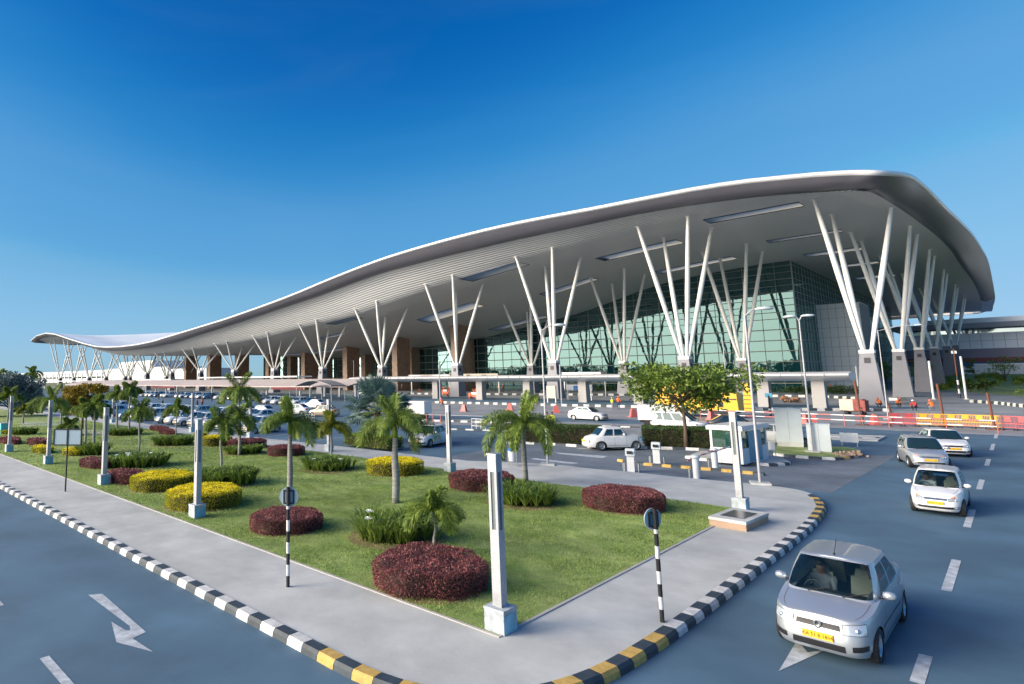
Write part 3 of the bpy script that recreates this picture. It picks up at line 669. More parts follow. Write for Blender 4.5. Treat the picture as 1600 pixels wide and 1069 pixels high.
palm(108, 680, 105, 668, 14, 'stemless young palm above the double panel sign', nf=9, fat=.05)

def leafcloud(blobs, n, leaf, mt, name, parent):
    """leaves spread through clumps; blobs = (x,y,z,r)"""
    P = []; Nn = []
    tot = sum(b[3]**2 for b in blobs)
    for x, y, z, r in blobs:
        k = max(6, int(n*r*r/tot)); v = rng.normal(size=(k, 3)); v /= np.linalg.norm(v, axis=1, keepdims=True)
        q = v*(r*rng.uniform(0.35, 1.05, (k, 1))**0.6)*np.array([1, 1, .72]); P.append(q+np.array([x, y, z])); Nn.append(v+np.array([0, 0, .5]))
    P = np.concatenate(P); Nn = np.concatenate(Nn)+rng.normal(0, .6, (len(P), 3))
    V, F = blades(P, Nn, rng.uniform(.7, 1.3, len(P))*leaf, leaf*.6, .3)
    return nparr(name, V, F, mt, parent)
def tree(px, py, top, wpx, label, mt, name='tree', leaf=.16, n=5000, trunk=.10, zb=.38, group=None, base=0.0, seed=1, flat=.5):
    b = G(px, py, base); s = FPX/((b-CAMP).dot(_f)); H = (py-top)/s; W = wpx/s/2; rd = random.Random(seed)
    o = thing(name, label, 'tree', (b.x, b.y, base), 0, group); tr = MB(); blobs = []
    tr.tube([(0, 0, -.1), (.04*H/4, 0, H*zb*.5), (0, .03, H*zb), (0, 0, H*.62)], [trunk*1.2, trunk, trunk*.85, trunk*.5], 8)
    for k in range(13):
        a = k*2.4+rd.uniform(-.3, .3); rr = W*rd.uniform(.45, .95); z = H*rd.uniform(zb+.12, .92); e = Vector((rr*math.cos(a), rr*math.sin(a), z))
        s0 = Vector((0, 0, H*rd.uniform(zb*.9, zb+.15))); tr.tube([s0, s0.lerp(e, .5)+Vector((0, 0, .06*H)), e], [trunk*.45, trunk*.3, trunk*.1], 5)
        r = W*rd.uniform(.22, .36); blobs.append((e.x, e.y, e.z, r))
        for q in range(3): blobs.append((e.x+rd.uniform(-1, 1)*r, e.y+rd.uniform(-1, 1)*r, e.z+rd.uniform(-.5, .5)*r, r*.6))
    for k in range(6): blobs.append((rd.uniform(-.4, .4)*W, rd.uniform(-.4, .4)*W, H*rd.uniform(.6, .95), W*.33))
    tr.build('trunk', M['bark'], o, smooth=True); leafcloud(blobs, n, leaf, mt, 'crown', o)
    return o
tree(1072, 700, 578, 172, 'broad leafy tree with layered branches in the hedge by the toll kiosk', M['tree_leaf'], 'broadleaf_tree', leaf=.25, n=6800, trunk=.12, zb=.45, base=.1, seed=5, flat=.5)
tree(128, 672, 600, 56, 'round tree with yellow new leaves beyond the lawn', M['tree_yellow'], 'shade_tree', leaf=.24, n=7500, trunk=.12, zb=.3, seed=8)
tree(18, 652, 588, 100, 'grey-blue bushy tree at the left edge beyond the car park', M['bush_blue'], 'shade_tree', leaf=.38, n=11000, trunk=.2, zb=.12, seed=9)
tree(-5, 640, 578, 40, 'dark tree at the left edge, behind the grey-blue one', M['tree_leaf'], 'shade_tree', leaf=.4, n=3500, trunk=.2, zb=.2, seed=10)
def far_palm(px, py, top, wpx, label):
    b = G(px, py, 0); s = FPX/((b-CAMP).dot(_f)); H = (py-top)/s*.78; o = thing('palm', label, 'palm', (b.x, b.y, 0), 0)
    t = MB(); t.tube([(0, 0, 0), (0.1, 0, H*.5), (0, 0, H)], [.28, .2, .17], 8); t.build('trunk', M['bark'], o, smooth=True)
    V, F, rc = palm_mesh(77, 14, wpx/s*.55, wpx/s*.16, None, False, wpx/s*.035, erect=3); nparr('crown', V, F, M['palm_a'], o, (0, 0, H))
far_palm(48, 608, 579, 36, 'dark feathery palm before the pale distant building')
# fan palm with stiff grey-blue leaves
def fan_palm(px, py, top, wpx, label):
    b = G(px, py, 0); s = FPX/((b-CAMP).dot(_f)); W = wpx/s/2; H = (py-top)/s
    o = thing('fan_palm', label, 'palm', (b.x, b.y, 0)); t = MB(); t.tube([(0, 0, 0), (0, 0, H*.42)], [.32, .26], 12); t.build('trunk', M['bark'], o, smooth=True)
    V = []; F = []; st = MB(); rd = random.Random(4); c0 = Vector((0, 0, H*.42))
    for k in range(40):
        az = k*2.39996; e = R_(rd.uniform(-15, 85)); d = Vector((math.cos(az)*math.cos(e), math.sin(az)*math.cos(e), math.sin(e)))
        c = c0+d*(W*.62); st.tube([c0, c0.lerp(c, .6)+Vector((0, 0, .05)), c], [.03, .025, .02], 4)
        side = d.cross(Vector((0, 0, 1))).normalized(); up = side.cross(d); r = W*rd.uniform(.34, .44); nseg = 22
        for j in range(nseg):
            a0 = R_(-125+250*j/nseg); a1 = R_(-125+250*(j+1)/nseg); am = (a0+a1)/2
            p = lambda a, q, fold: c+(d*math.cos(a)+side*math.sin(a))*r*q+up*(fold-.22*r*q*q*abs(math.sin(a)))
            i = len(V); V += [c, p(a0, .7, 0), p(am, rd.uniform(.95, 1.12), -.1*r), p(am, .7, .05*r)]; F.append((i, i+1, i+2, i+3)); i = len(V); V += [c, p(am, .7, .05*r), p(am, 1.05, -.1*r), p(a1, .7, 0)]; F.append((i, i+1, i+2, i+3))
    nparr('crown', np.array([tuple(v) for v in V]), np.array(F), M['palm_blue'], o); st.build('leaf_stalks', M['hedge_lime'], o)
fan_palm(590, 690, 583, 120, 'big grey-blue fan palm behind the tall middle palm')
hb = G(568, 702, 0); hedge('green_hedge', 'light green box hedge beneath the grey-blue fan palm', hb.x, hb.y+.9, 2.2, .8, .75, M['hedge_lime'], .09, 420, round_=False, rz=R_(0))
# box hedges on the median round the vintage car and the tree
for p0, p1, hh, w, lab in (((795, 693), (933, 699), 1.15, 1.3, 'dark box hedge left of the white vintage car'), ((1006, 700), (1118, 704), 1.15, 1.5, 'dark box hedge at the foot of the broad leafy tree')):
    a, b = G(*p0), G(*p1); c = (a+b)/2; L = (b-a).length/2; n = Vector((-(b-a).y, (b-a).x)).normalized()
    hedge('green_hedge', lab, c.x+n.x*w, c.y+n.y*w, L, w, hh, M['hedge_green'], .10, 400, 'dark box hedges on the median', math.atan2((b-a).y, (b-a).x), round_=False)

# ================================================================== TERMINAL BUILDING
GRP = {}
FX = [onY(px, py, 103) for px, py in [(48, 532), (57, 524.5), (71, 520.3), (86, 522), (110, 530), (131, 536.5), (150, 541), (166, 542), (189, 541), (213, 538), (237.5, 533), (275, 521.5), (312.5, 510), (350, 498.5), (387.5, 485.5), (425, 472), (462.5, 457.5), (500, 441.5), (550, 421), (600, 402.5), (650, 387), (700, 372.8), (750, 360), (800, 348.5), (850, 338.5), (925, 324.5), (1000, 309.7), (1075, 295), (1150, 282.5), (1244, 273), (1299, 267.8)]]
fx = [p.x for p in FX]; fz = [p.z for p in FX]
def rimZ(x): return interp(x, fx, fz)
FS = [onY(px, py, 106) for px, py in [(200, 547.5), (237, 543), (275, 535.6), (312.5, 523.5), (350, 512), (387.5, 500), (425, 487.5), (462, 475), (500, 463), (550, 443.5), (600, 426), (700, 400), (800, 376.5), (900, 355.5), (1000, 334.5), (1075, 322), (1150, 312), (1200, 306), (1255, 302)]]+[onY(1330, 297, 106.6), onY(1362, 301, 108)]
sx_, sz_ = [p.x for p in FS], [p.z for p in FS]
XL = fx[0]
def softZ(x): return interp(x, sx_, sz_) if x > sx_[0] else rimZ(x)-(rimZ(sx_[0])-sz_[0])
PSx = [-412, -395, -380, -366, -345, -320, -300, -280, -268, -244, -220, -196, -171, -146, -137, -121, -113, -95, -87, -78, -70, -61, -50, -40, -18, -5]; PSz = [27.5, 29.3, 29.4, 27.8, 24.0, 19.8, 17.2, 15.9, 15.5, 15.6, 16.0, 16.9, 18.0, 20.2, 20.9, 22.2, 23.6, 26.4, 27.6, 28.6, 29.5, 30.3, 31.2, 31.8, 31.9, 31.6]
def innerZ(x): return interp(x, PSx, PSz)
# right-hand edge curves
Rc = [Vector((-16.5, 103, rimZ(-16.5))), onY(1330, 267, 103), onY(1380, 267.5, 103.6), onX(1420, 272, -7.4), onX(1440, 285, -6.75), onX(1460, 304, -6.05), onX(1480, 325, -5.4), onX(1500, 343.5, -4.6), onX(1520, 365, -3.75), onX(1534, 387, -3.1), onX(1545, 410, -2.6), onX(1553, 450, -2.9), onX(1554.5, 466, -3.3), onX(1549, 480, -4.8), onX(1535, 487, -7.7), onX(1520, 489, -10.5)]
Sc = [Vector((-19, 106, softZ(-19))), Vector((-16.5, 106.1, softZ(-17))), onY(1330, 297, 106.6), onY(1362, 301, 108), onX(1396, 320, -10.2), onX(1412, 330, -9.95), onX(1430, 343, -9.5), onX(1450, 358, -8.8), onX(1470, 375, -8.1), onX(1487, 393, -7.6), onX(1500, 413, -7.3), onX(1520, 440, -6.8), onX(1531, 463, -6.9), onX(1532, 474, -7.6), onX(1524, 481, -9.6), onX(1510, 486, -12.5)]
def cr(P, n=6):
    out = []
    for i in range(len(P)-1):
        a, b, c, d = P[max(i-1, 0)], P[i], P[i+1], P[min(i+2, len(P)-1)]
        for k in range(n):
            t = k/n; out.append(0.5*((2*b)+(c-a)*t+(2*a-5*b+4*c-d)*t*t+(3*b-a-3*c+d)*t**3))
    return out+[P[-1]]
Rs, Ss = cr(Rc), cr(Sc)
YB = max(p.y for p in Rs)
front = [XL+(x) for x in np.arange(0, -16.5-XL, 4.0)]
Rpath = [Vector((XL, YB, 30)), Vector((XL, YB*.6, 31)), Vector((XL, 125, fz[0]+.3))]+[Vector((x, 103, rimZ(x))) for x in front]+Rs
Spath = [Vector((XL+6, YB-5, 28)), Vector((XL+6, YB*.6, 29)), Vector((XL+6, 126, fz[0]-2.6))]+[Vector((max(x, XL+6), 106, softZ(x))) for x in [XL+(f-XL)*(-19-XL)/(-16.5-XL) for f in front]]+Ss
Rpath.append(Vector((-40, YB+1, 29.5))); Spath.append(Vector((-40, YB-4, 28)))
Rpath.append(Vector((XL, YB+1, 29.5))); Spath.append(Vector((XL+6, YB-4, 28)))
terminal = thing('terminal_building', 'huge airport terminal with sweeping wave roof on white V columns and teal glass walls', 'airport terminal')
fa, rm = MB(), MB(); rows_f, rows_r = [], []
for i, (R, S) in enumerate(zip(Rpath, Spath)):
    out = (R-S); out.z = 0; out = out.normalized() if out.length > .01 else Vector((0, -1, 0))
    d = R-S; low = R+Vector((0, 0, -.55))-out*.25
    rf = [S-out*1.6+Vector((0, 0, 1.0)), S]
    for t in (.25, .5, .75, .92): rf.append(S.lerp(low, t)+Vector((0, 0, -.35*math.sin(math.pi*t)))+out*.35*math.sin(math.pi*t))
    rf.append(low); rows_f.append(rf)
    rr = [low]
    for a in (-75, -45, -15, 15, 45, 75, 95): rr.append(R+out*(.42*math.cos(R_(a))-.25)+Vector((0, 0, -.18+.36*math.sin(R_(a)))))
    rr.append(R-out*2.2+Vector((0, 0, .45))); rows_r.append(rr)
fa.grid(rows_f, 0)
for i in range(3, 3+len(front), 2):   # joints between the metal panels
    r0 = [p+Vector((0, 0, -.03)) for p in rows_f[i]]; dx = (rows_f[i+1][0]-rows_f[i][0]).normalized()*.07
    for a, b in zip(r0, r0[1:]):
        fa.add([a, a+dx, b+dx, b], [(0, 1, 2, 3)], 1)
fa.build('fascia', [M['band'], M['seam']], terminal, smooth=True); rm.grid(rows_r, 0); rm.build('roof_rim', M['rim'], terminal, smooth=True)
# skylights
sY, sX, sZ = [p.y for p in Ss], [p.x for p in Ss], [p.z for p in Ss]
rY, rX, rZ = [p.y for p in Rs], [p.x for p in Rs], [p.z for p in Rs]
def mono(Y, X, Z):
    o = [(Y[0], X[0], Z[0])]
    for y, x, z in zip(Y, X, Z):
        if y > o[-1][0]+.01: o.append((y, x, z))
    return zip(*o)
sYm, sXm, sZm = [list(t) for t in mono(sY, sX, sZ)]; rYm, rXm, rZm = [list(t) for t in mono(rY, rX, rZ)]
def dip(x, y):
    w = smooth((-58-x)/35)*(1-smooth((-190-x)/60)); return 3.8*w*smooth((y-122)/50)
def wave(x, y): return 7.0*smooth((-225-x)/90)*smooth((y-112)/120)*(1-.2*smooth((y-240)/120))
def zsof(x, y):
    xe = interp(y, sYm, sXm); z = innerZ(x)-dip(x, y)+wave(x, y)*.9
    wr = smooth((xe-x)/7) if x > -60 else 1; z = interp(y, sYm, sZm)*(1-wr)+z*wr
    wf = smooth((y-106)/7); z = softZ(x)*(1-wf)+z*wf
    if y > 330: z -= 3.0*smooth((y-330)/30)
    return z
def ztop(x, y):
    xe = interp(y, rYm, rXm); z = innerZ(x)+2.2-dip(x, y)*.4+wave(x, y)
    wf = smooth((y-103)/30); z = (rimZ(x)+.22)*(1-wf)+z*wf
    wr = smooth((xe-x)/26) if x > -60 else 1; z = (interp(y, rYm, rZm)+.2)*(1-wr)+z*wr
    if y > 330: z -= 3.0*smooth((y-330)/30)
    return z
def hit(px, py, z=28.0):
    for _ in range(25):
        p = G(px, py, z); z = .5*z+.5*zsof(p.x, max(106.5, p.y))
    return p
SKY = []
for q in ([(1088, 337), (1250, 314), (1265, 331), (1106, 347)], [(1182, 371), (1325, 364), (1330, 367), (1195, 373)], [(1243, 392), (1362, 390), (1366, 394), (1255, 396)], [(1290, 411), (1375, 412), (1380, 415), (1300, 415)], [(1325, 429), (1400, 432), (1405, 435), (1335, 433)],
          [(933, 404), (1053, 373), (1066, 378), (950, 409)], [(1030, 427), (1137, 397), (1143, 401), (1045, 430)], [(715, 437), (802, 407), (825, 412), (744, 439)], [(840, 460), (924, 433), (935, 437), (856, 462)], [(770, 515), (842, 491), (849, 495), (780, 518)], [(657, 501), (728, 471), (750, 475), (680, 506)], [(503, 504), (551, 493), (573, 498), (526, 508)], [(486, 526), (548, 522), (552, 525), (490, 529)], [(369, 533), (405, 527), (412, 530), (376, 536)]):
    h = [hit(*p) for p in q]; x0_, x1_ = (h[0].x+h[3].x)/2, min(-20.0, (h[1].x+h[2].x)/2); y0_, y1_ = (h[0].y+h[1].y)/2, (h[2].y+h[3].y)/2
    if y1_-y0_ < 2.6 or y1_-y0_ > 7: m_ = (y0_+y1_)/2; y0_, y1_ = m_-1.9, m_+1.9
    SKY.append((round(x0_, 1), round(x1_, 1), round(max(108.5, y0_), 1), round(max(112, y1_), 1)))
xs = sorted(set([round(x, 2) for x in np.arange(XL+6, -19.6, 5.0)]+[v for s in SKY for v in s[:2]]+[-19.5])); xs = [x for i, x in enumerate(xs) if i == 0 or x-xs[i-1] > .02]
ysT = sorted(set([106, 106.6, 107.5, 109, 111, 113, 115, 117.5, 120, 123, 126, 130, 135, 140, 144, 148, 155, 162, 168, 174, 180, 187, 195, 205, 215, 225, 235, 247, 260, 275, 290, 305, 320, 335, 345, 352, 357]+[v for s_ in SKY for v in s_[2:]]))
ysT = [y for i, y in enumerate(ysT) if i == 0 or y-ysT[i-1] > .02]
def surf(fn, ys, edge, y0, left):
    base = [left]+[x for x in xs if x > left+1]; rows = []
    nb = len(base); ext = [1/6, 2/6, 3/6, 4/6, 5/6, 1]
    for y in ys:
        xe = edge(y); row = [Vector((x, y, fn(x, y))) for x in base]
        for t in ext:
            x = -19.5+(xe+19.5)*t; row.append(Vector((x, y, fn(x, y))))
        rows.append(row)
    allx = base+[0]*6
    def skip(i, j):
        if j+1 >= nb: return False
        xm, ym = (allx[j]+allx[j+1])/2, (ys[i]+ys[i+1])/2
        return any(a < xm < b and c < ym < d for a, b, c, d in SKY)
    m = MB(); m.grid(rows, 0, skip); return m
sm_ob = surf(zsof, ysT, lambda y: interp(y, sYm, sXm), 106, XL+6).build('soffit', M['soffit'], terminal, smooth=True)
_n = len(sm_ob.data.vertices)//len(ysT); _c = np.empty(len(sm_ob.data.vertices)*3); sm_ob.data.vertices.foreach_get('co', _c); _c = _c.reshape(len(ysT), _n, 3)
_a = np.concatenate([np.zeros((1, _n)), np.cumsum(np.linalg.norm(np.diff(_c, axis=0), axis=2), axis=0)]); at_ = sm_ob.data.attributes.new('arc', 'FLOAT', 'POINT'); at_.data.foreach_set('value', _a.ravel())
yt = [104.2, 104.8, 105.4]+ysT+[361]
surf(ztop, yt, lambda y: interp(y, rYm, rXm)-.6, 104, XL+.5).build('roof_top', M['rooftop'], terminal, smooth=True)
for a, b, c, d in SKY:
    m = MB(); xx = sorted(set([x for x in xs if a <= x <= b]))
    for y in (c, d):
        m.grid([[Vector((x, y, zsof(x, y)-.14)) for x in xx], [Vector((x, y, ztop(x, y)+.1)) for x in xx]])
    for x in (a, b): m.grid([[Vector((x, y, zsof(x, y)-.12)) for y in (c, d)], [Vector((x, y, ztop(x, y)+.1)) for y in (c, d)]])
    fr = m.build('skylight', M['seam'], terminal)
    m = MB(); m.grid([[Vector((x, y, zsof(x, y)+.02)) for x in xx] for y in (c, d)]); m.build('pane', M['sky_pane'], fr)
# V columns
def vcol(x, y, zt, far_=False, three=False, base=0.0, qx=4.3, qy=6.0):
    m = MB(); m.box((x, y, zt-.5), (1.8, 1.8, .5)); cp = m.build('v_column', M['strut'], terminal)
    m = MB(); h = zt-.5-base; m.box((x, y, base), (3.0, 3.0, h), taper=(.56, .56)); pd = m.build('pedestal', M['pedestal'], cp)
    w = 1.05
    m = MB()
    for nx, ny in ((0, -1), (1, 0)):
        for t0 in (.86,):
            z = base+h*t0; r = 1.5*(1-.44*t0)+.03; wz = .40
            a = Vector((x+nx*r, y+ny*r, z)); s = Vector((-ny, nx, 0))*.36; dn = Vector((nx, ny, 0))*(.44*1.5/h*wz*2)
            m.add([a-s-Vector((0, 0, wz))+dn+Vector((nx, ny, 0))*.02, a+s-Vector((0, 0, wz))+dn+Vector((nx, ny, 0))*.02, a+s+Vector((0, 0, wz)), a-s+Vector((0, 0, wz))], [(0, 1, 2, 3)])
    m.build('vent_panel', M['dark'], cp)
    tops = [(-qx, -qy), (qx, -qy), (-qx, qy), (qx, qy)]
    if three: tops = [(-qx+.4, -qy+3), (qx, -1+qy), (-qx+.4, qy+4.5)]
    for a, b in tops:
        tx, ty = x+a, y+b; tz = zsof(tx, ty)+.15; p0 = Vector((x+a*.11, y+b*.08, zt-.1)); p1 = Vector((tx, ty, tz)); m = MB()
        R0 = .40 if tz-zt > 14 else .32
        m.tube([p0, p0.lerp(p1, .12), p0.lerp(p1, .5), p0.lerp(p1, .88), p1], [.26, R0*.8, R0, R0*.78, .24], 10); m.lathe([(0, .02), (.5, .02), (.5, .1), (0, .1)], 10, (tx, ty, tz-.28)); m.build('strut', M['strut'], cp, smooth=40)
vcol(-15, 118.5, 8.1, three=True)
for y, z in ((155, 9.0), (192, 10.2), (231, 11.4), (276, 13.2), (321, 14.6)): vcol(-15, y, z)
for i in range(15):
    x = -40-25.75*i; vcol(x, 117, 7.9 if i < 10 else 6.5)
for i in range(3): vcol(-40-25.75*i, 150.5, 8.0)
for i in range(10, 14): vcol(-40-25.75*i, 150.5, 6.5)
# stone piers
for k in range(3, 11):
    x = -40-25.75*k; y = 150.5; zt = zsof(x, y)+.3; m = MB(); m.box((x, y+1.5, 0), (2.4, 6.5, zt)); m.build('stone_pier', M['pier'], terminal)
    if k in (3, 4, 5, 6, 7): m = MB(); m.box((x-12, 171.5, 0), (2.6, 4.5, zsof(x-12, 171)+.3)); m.build('stone_pier', M['pier'], terminal)
# glass walls
GXR, GY, GXL = -34.5, 175.0, -262.0
def glasswall(pts, n, name, cellw=3.4, cellh=2.6, dense_top=True):
    (x0, y0), (x1, y1) = pts; L = math.hypot(x1-x0, y1-y0); m = MB(); k = max(2, int(L/6))
    top = lambda t: zsof(x0+(x1-x0)*t, y0+(y1-y0)*t)+.2
    P = lambda t, z: Vector((x0+(x1-x0)*t, y0+(y1-y0)*t, z))
    m.grid([[P(i/k, 0) for i in range(k+1)], [P(i/k, top(i/k)) for i in range(k+1)]]); gl = m.build(name, M['glasswall'], terminal)
    mm = MB(); nrm = Vector((n[0], n[1], 0)); nx = int(L/cellw)
    for i in range(nx+1):
        t = i/nx; a = P(t, 0)+nrm*.12; b = P(t, top(t)-.1)+nrm*.12; mm.bar(a, b, .07 if i % 3 else .12)
    z = 2.2; r = 0
    while z < 36:
        segs = []; w = .16 if z < 17 else .10
        for i in range(k):
            t0, t1 = i/k, (i+1)/k
            if top(t0) > z+.2 and top(t1) > z+.2: mm.bar(P(t0, z)+nrm*.2, P(t1, z)+nrm*.2, w)
        z += cellh if z < 17 else cellh*.62
    mm.build('mullions', M['mullion'], gl)
glasswall([(GXR, GY), (GXL, GY)], (0, -1), 'glass_wall'); glasswall([(GXR, GY), (GXR, 345)], (1, 0), 'glass_wall'); glasswall([(GXL, GY), (GXL, 345)], (-1, 0), 'glass_wall')
m = MB(); m.box((-30.4, 205, 0), (9.8, 14, 22.5)); cl = m.build('cladding_block', M['cladding'], terminal)
m = MB()
for i in range(9):
    z = 2.5*i+1.2; m.box((-30.4, 205, z), (9.86, 14.06, .05))
for i in range(7): m.box((-35.3+1.63*i, 205, 0), (.05, 14.08, 22.4))
m.build('panel_joints', M['seam'], cl)
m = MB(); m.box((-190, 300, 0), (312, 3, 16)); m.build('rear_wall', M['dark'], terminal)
for x0, x1, h in ((-200, -96, 3.2),):    # low service counters behind the glass line
    pass
# grey wing beyond the right end
wing = thing('terminal_wing', 'long grey terminal wing with a dark flat roof behind the white side columns', 'building')
def wbox(nm, x0, x1, y0, y1, z0, z1, mt):
    m = MB(); m.box(((x0+x1)/2, (y0+y1)/2, z0), (x1-x0, y1-y0, z1-z0)); return m.build(nm, mt, wing)
wbox('lower_wall', -32, 95, 346, 380, 0, 6.2, M['cladding']); wbox('red_band', -32, 95, 345.4, 380, 8.0, 9.6, M['maroon']); wbox('blue_band', -32, 95, 345.8, 380, 6.2, 8.0, mat('band_blue', (.03, .10, .25), .5)); wbox('dark_band', -32, 95, 345.2, 380, 9.6, 13.2, mat('band_purple', (.22, .20, .26), .5))
wl = wbox('wall', -32, 95, 345, 380, 13.2, 19.4, M['wing_grey']); wbox('window_band', -32, 95, 346, 380, 19.4, 21.2, M['glassblue']); rf = wbox('roof', -34, 97, 339, 384, 21.2, 23.2, mat('wing_roof', (.28, .29, .33), .6))
m = MB()
for i in range(40): m.box((-31+3.2*i, 344.96, 13.3), (.08, .05, 6.0))
m.box((32, 344.96, 16.3), (127, .05, .08)); m.build('panel_joints', M['seam'], wl)
m = MB(); m.box((35, 352, 23.2), (120, .3, 2.6)); m.build('roof_screen', M['cladding'], rf)
# low pale wall + building far to the left
fb = thing('distant_building', 'long pale low building on the horizon behind the far columns', 'building')
def fbox(nm, a, b, z0, z1, mt, dep=25):
    m = MB(); m.box(((a+b)/2, 330+dep/2, z0), (abs(b-a), dep, z1-z0)); return m.build(nm, mt, fb)
fbox('wall', -1500, -620, 0, 16, mat('far_wall', (.42, .46, .48), .6)); fbox('roof', -1510, -780, 16, 19, M['wing_grey'], 30); fbox('window_band', -1480, -640, 7.5, 9.5, M['glassblue'], 24); 
m = MB()
for x in range(-1500, -700, 22): m.box((x, 329.6, 0), (2.2, 1, 16))
m.build('pilasters', M['wing_grey'], fb)
ob = thing('office_building', 'white stepped office block seen between the far left columns', 'building')
for nm, x0, x1, y0, y1, z, mt in (('wall', -720, -560, 262, 300, 17, mat('office_wall', (.5, .52, .53), .6)), ('upper_floor', -690, -600, 264, 300, 24, M['cladding']), ('side_wall', -540, -470, 255, 290, 14, M['kiosk_white'])):
    m = MB(); m.box(((x0+x1)/2, (y0+y1)/2, 0), (x1-x0, y1-y0, z)); w_ = m.build(nm, mt, ob)
for z in (3, 8, 13): m = MB(); m.box((-640, 261.9, z), (150, .6, 1.6)); m.build('window_band', M['glassblue'], ob)

# ================================================================== CANOPIES
# long white walkway canopy
wc = thing('walkway_canopy', 'long low white walkway canopy on grey pillars in front of the terminal', 'canopy')
A, B = G(1280, 635), G(683, 628); YC = 103.0
xa = onY(1332, 590, YC).x; xb = onY(560, 590, YC).x; cz = 4.5
nseg = 40; rows = []
for i in range(nseg+1):
    x = xa+(xb-xa)*i/nseg; w = 1.0 if i > 0 else .8
    rows.append([Vector((x, YC-3.2*w, cz+.15)), Vector((x, YC-3.35*w, cz-.05)), Vector((x, YC-3.1*w, cz-.25)), Vector((x, YC-.8, cz-.85)), Vector((x, YC+.8, cz-.85)), Vector((x, YC+3.1*w, cz-.25)), Vector((x, YC+3.35*w, cz)), Vector((x, YC+3.2*w, cz+.2)), Vector((x, YC, cz+.42)), Vector((x, YC-3.2*w, cz+.15))])
m = MB(); m.grid(rows, 0, flip=True); m.add(rows[0][:-1], [tuple(range(9))]); m.add(rows[-1][:-1], [tuple(range(8, -1, -1))]); m.build('roof', M['canopy_white'], wc, smooth=35)
for px in (683, 752, 826, 913, 1000, 1100, 1195, 1281):
    p = onY(px, 620, YC); m = MB(); m.box((p.x, YC, 0), (1.5, 1.5, cz-.8), taper=(.95, .95)); m.build('pillar', mat('pillar', (.36, .35, .35), .7) if px == 683 else bpy.data.materials['pillar'], wc)
m = MB(); 
for i in range(1, nseg): 
    x = xa+(xb-xa)*i/nseg; m.box((x, YC-3.34, cz-.24), (.06, .05, .4))
m.build('joints', M['seam'], wc)
# sloping tan canopy over the car park front
tc_ = thing('parking_canopy', 'very long tan sloped canopy roof in front of the parked cars', 'canopy')
yc = 86.0; x0 = onY(560, 612, yc).x; x1 = onY(115, 606, yc).x
rows = []
for i in range(31):
    x = x0+(x1-x0)*i/30; wv = .18*math.sin(i*.9); rows.append([Vector((x, yc-3.5, 2.75+wv*.3)), Vector((x, yc-3.5, 2.95+wv*.3)), Vector((x, yc-1, 3.5+wv)), Vector((x, yc+4, 4.55)), Vector((x, yc+4, 4.4)), Vector((x, yc-3.5, 2.75+wv*.3))])
m = MB(); m.grid(rows, 0, flip=True); m.build('roof', M['canopy_tan'], tc_, smooth=30)
for i in range(0, 31, 2):
    x = x0+(x1-x0)*i/30; m = MB(); m.tube([(x, yc, 0), (x, yc, 3.3)], .11, 6); m.build('post', M['steel'], tc_)
# arched end piece
ac = thing('arched_canopy', 'small arched grey canopy at the right end of the tan one', 'canopy'); c = onY(500, 612, 80)
rows = []
for i in range(9):
    t = i/8; x = c.x-6+12*t; z = 3.1+1.1*math.sin(math.pi*t); rows.append([Vector((x, 78, z)), Vector((x, 82, z)), Vector((x, 82, z+.15)), Vector((x, 78, z+.15)), Vector((x, 78, z))])
m = MB(); m.grid(rows); m.build('roof', mat('canopy_grey', (.22, .21, .22), .6), ac, smooth=30)
for dx in (-5.8, 5.8):
    for y in (78.2, 81.8): m = MB(); m.tube([(c.x+dx, y, 0), (c.x+dx, y, 3.2)], .08, 6); m.build('post', M['steel'], ac)
# bus shelters with red panels
def shelter(px0, px1, pyt, Y, label, panels):
    a, b = onY(px0, pyt, Y), onY(px1, pyt, Y); z = (a.z+b.z)/2; xa_, xb_ = a.x, b.x
    o = thing('shelter', label, 'shelter', group='flat-roofed shelters before the terminal'); m = MB(); m.box(((xa_+xb_)/2, Y, z-.35), (xb_-xa_, 5, .35)); m.build('roof', M['canopy_white'], o)
    n = 4
    for i in range(n):
        x = xa_+(xb_-xa_)*(.06+.88*i/(n-1)); m = MB(); m.box((x, Y+1, 0), (.45, .45, z-.35)); m.build('post', M['canopy_white'], o)
    for p0, p1, mt in panels: m = MB(); m.box((xa_+(xb_-xa_)*(p0+p1)/2, Y+.5, 1.6), ((xb_-xa_)*(p1-p0), .25, z-2.6)); m.build('panel', mt, o)
grn = mat('panel_green', (.08, .11, .10), .5)
shelter(222, 277, 592.5, 98, 'left white-roofed shelter with a dark red panel', [(.25, .9, M['maroon'])])
shelter(320, 476, 588.5, 98, 'wide white-roofed shelter with dark red and green panels', [(.5, .68, grn), (.70, .97, M['maroon']), (.25, .45, M['maroon'])])
shelter(476, 556, 594, 98, 'low white-roofed shelter left of the fan palm', [])
shelter(62, 200, 595, 105, 'thin blue-grey roofed shelter at the far left', [])
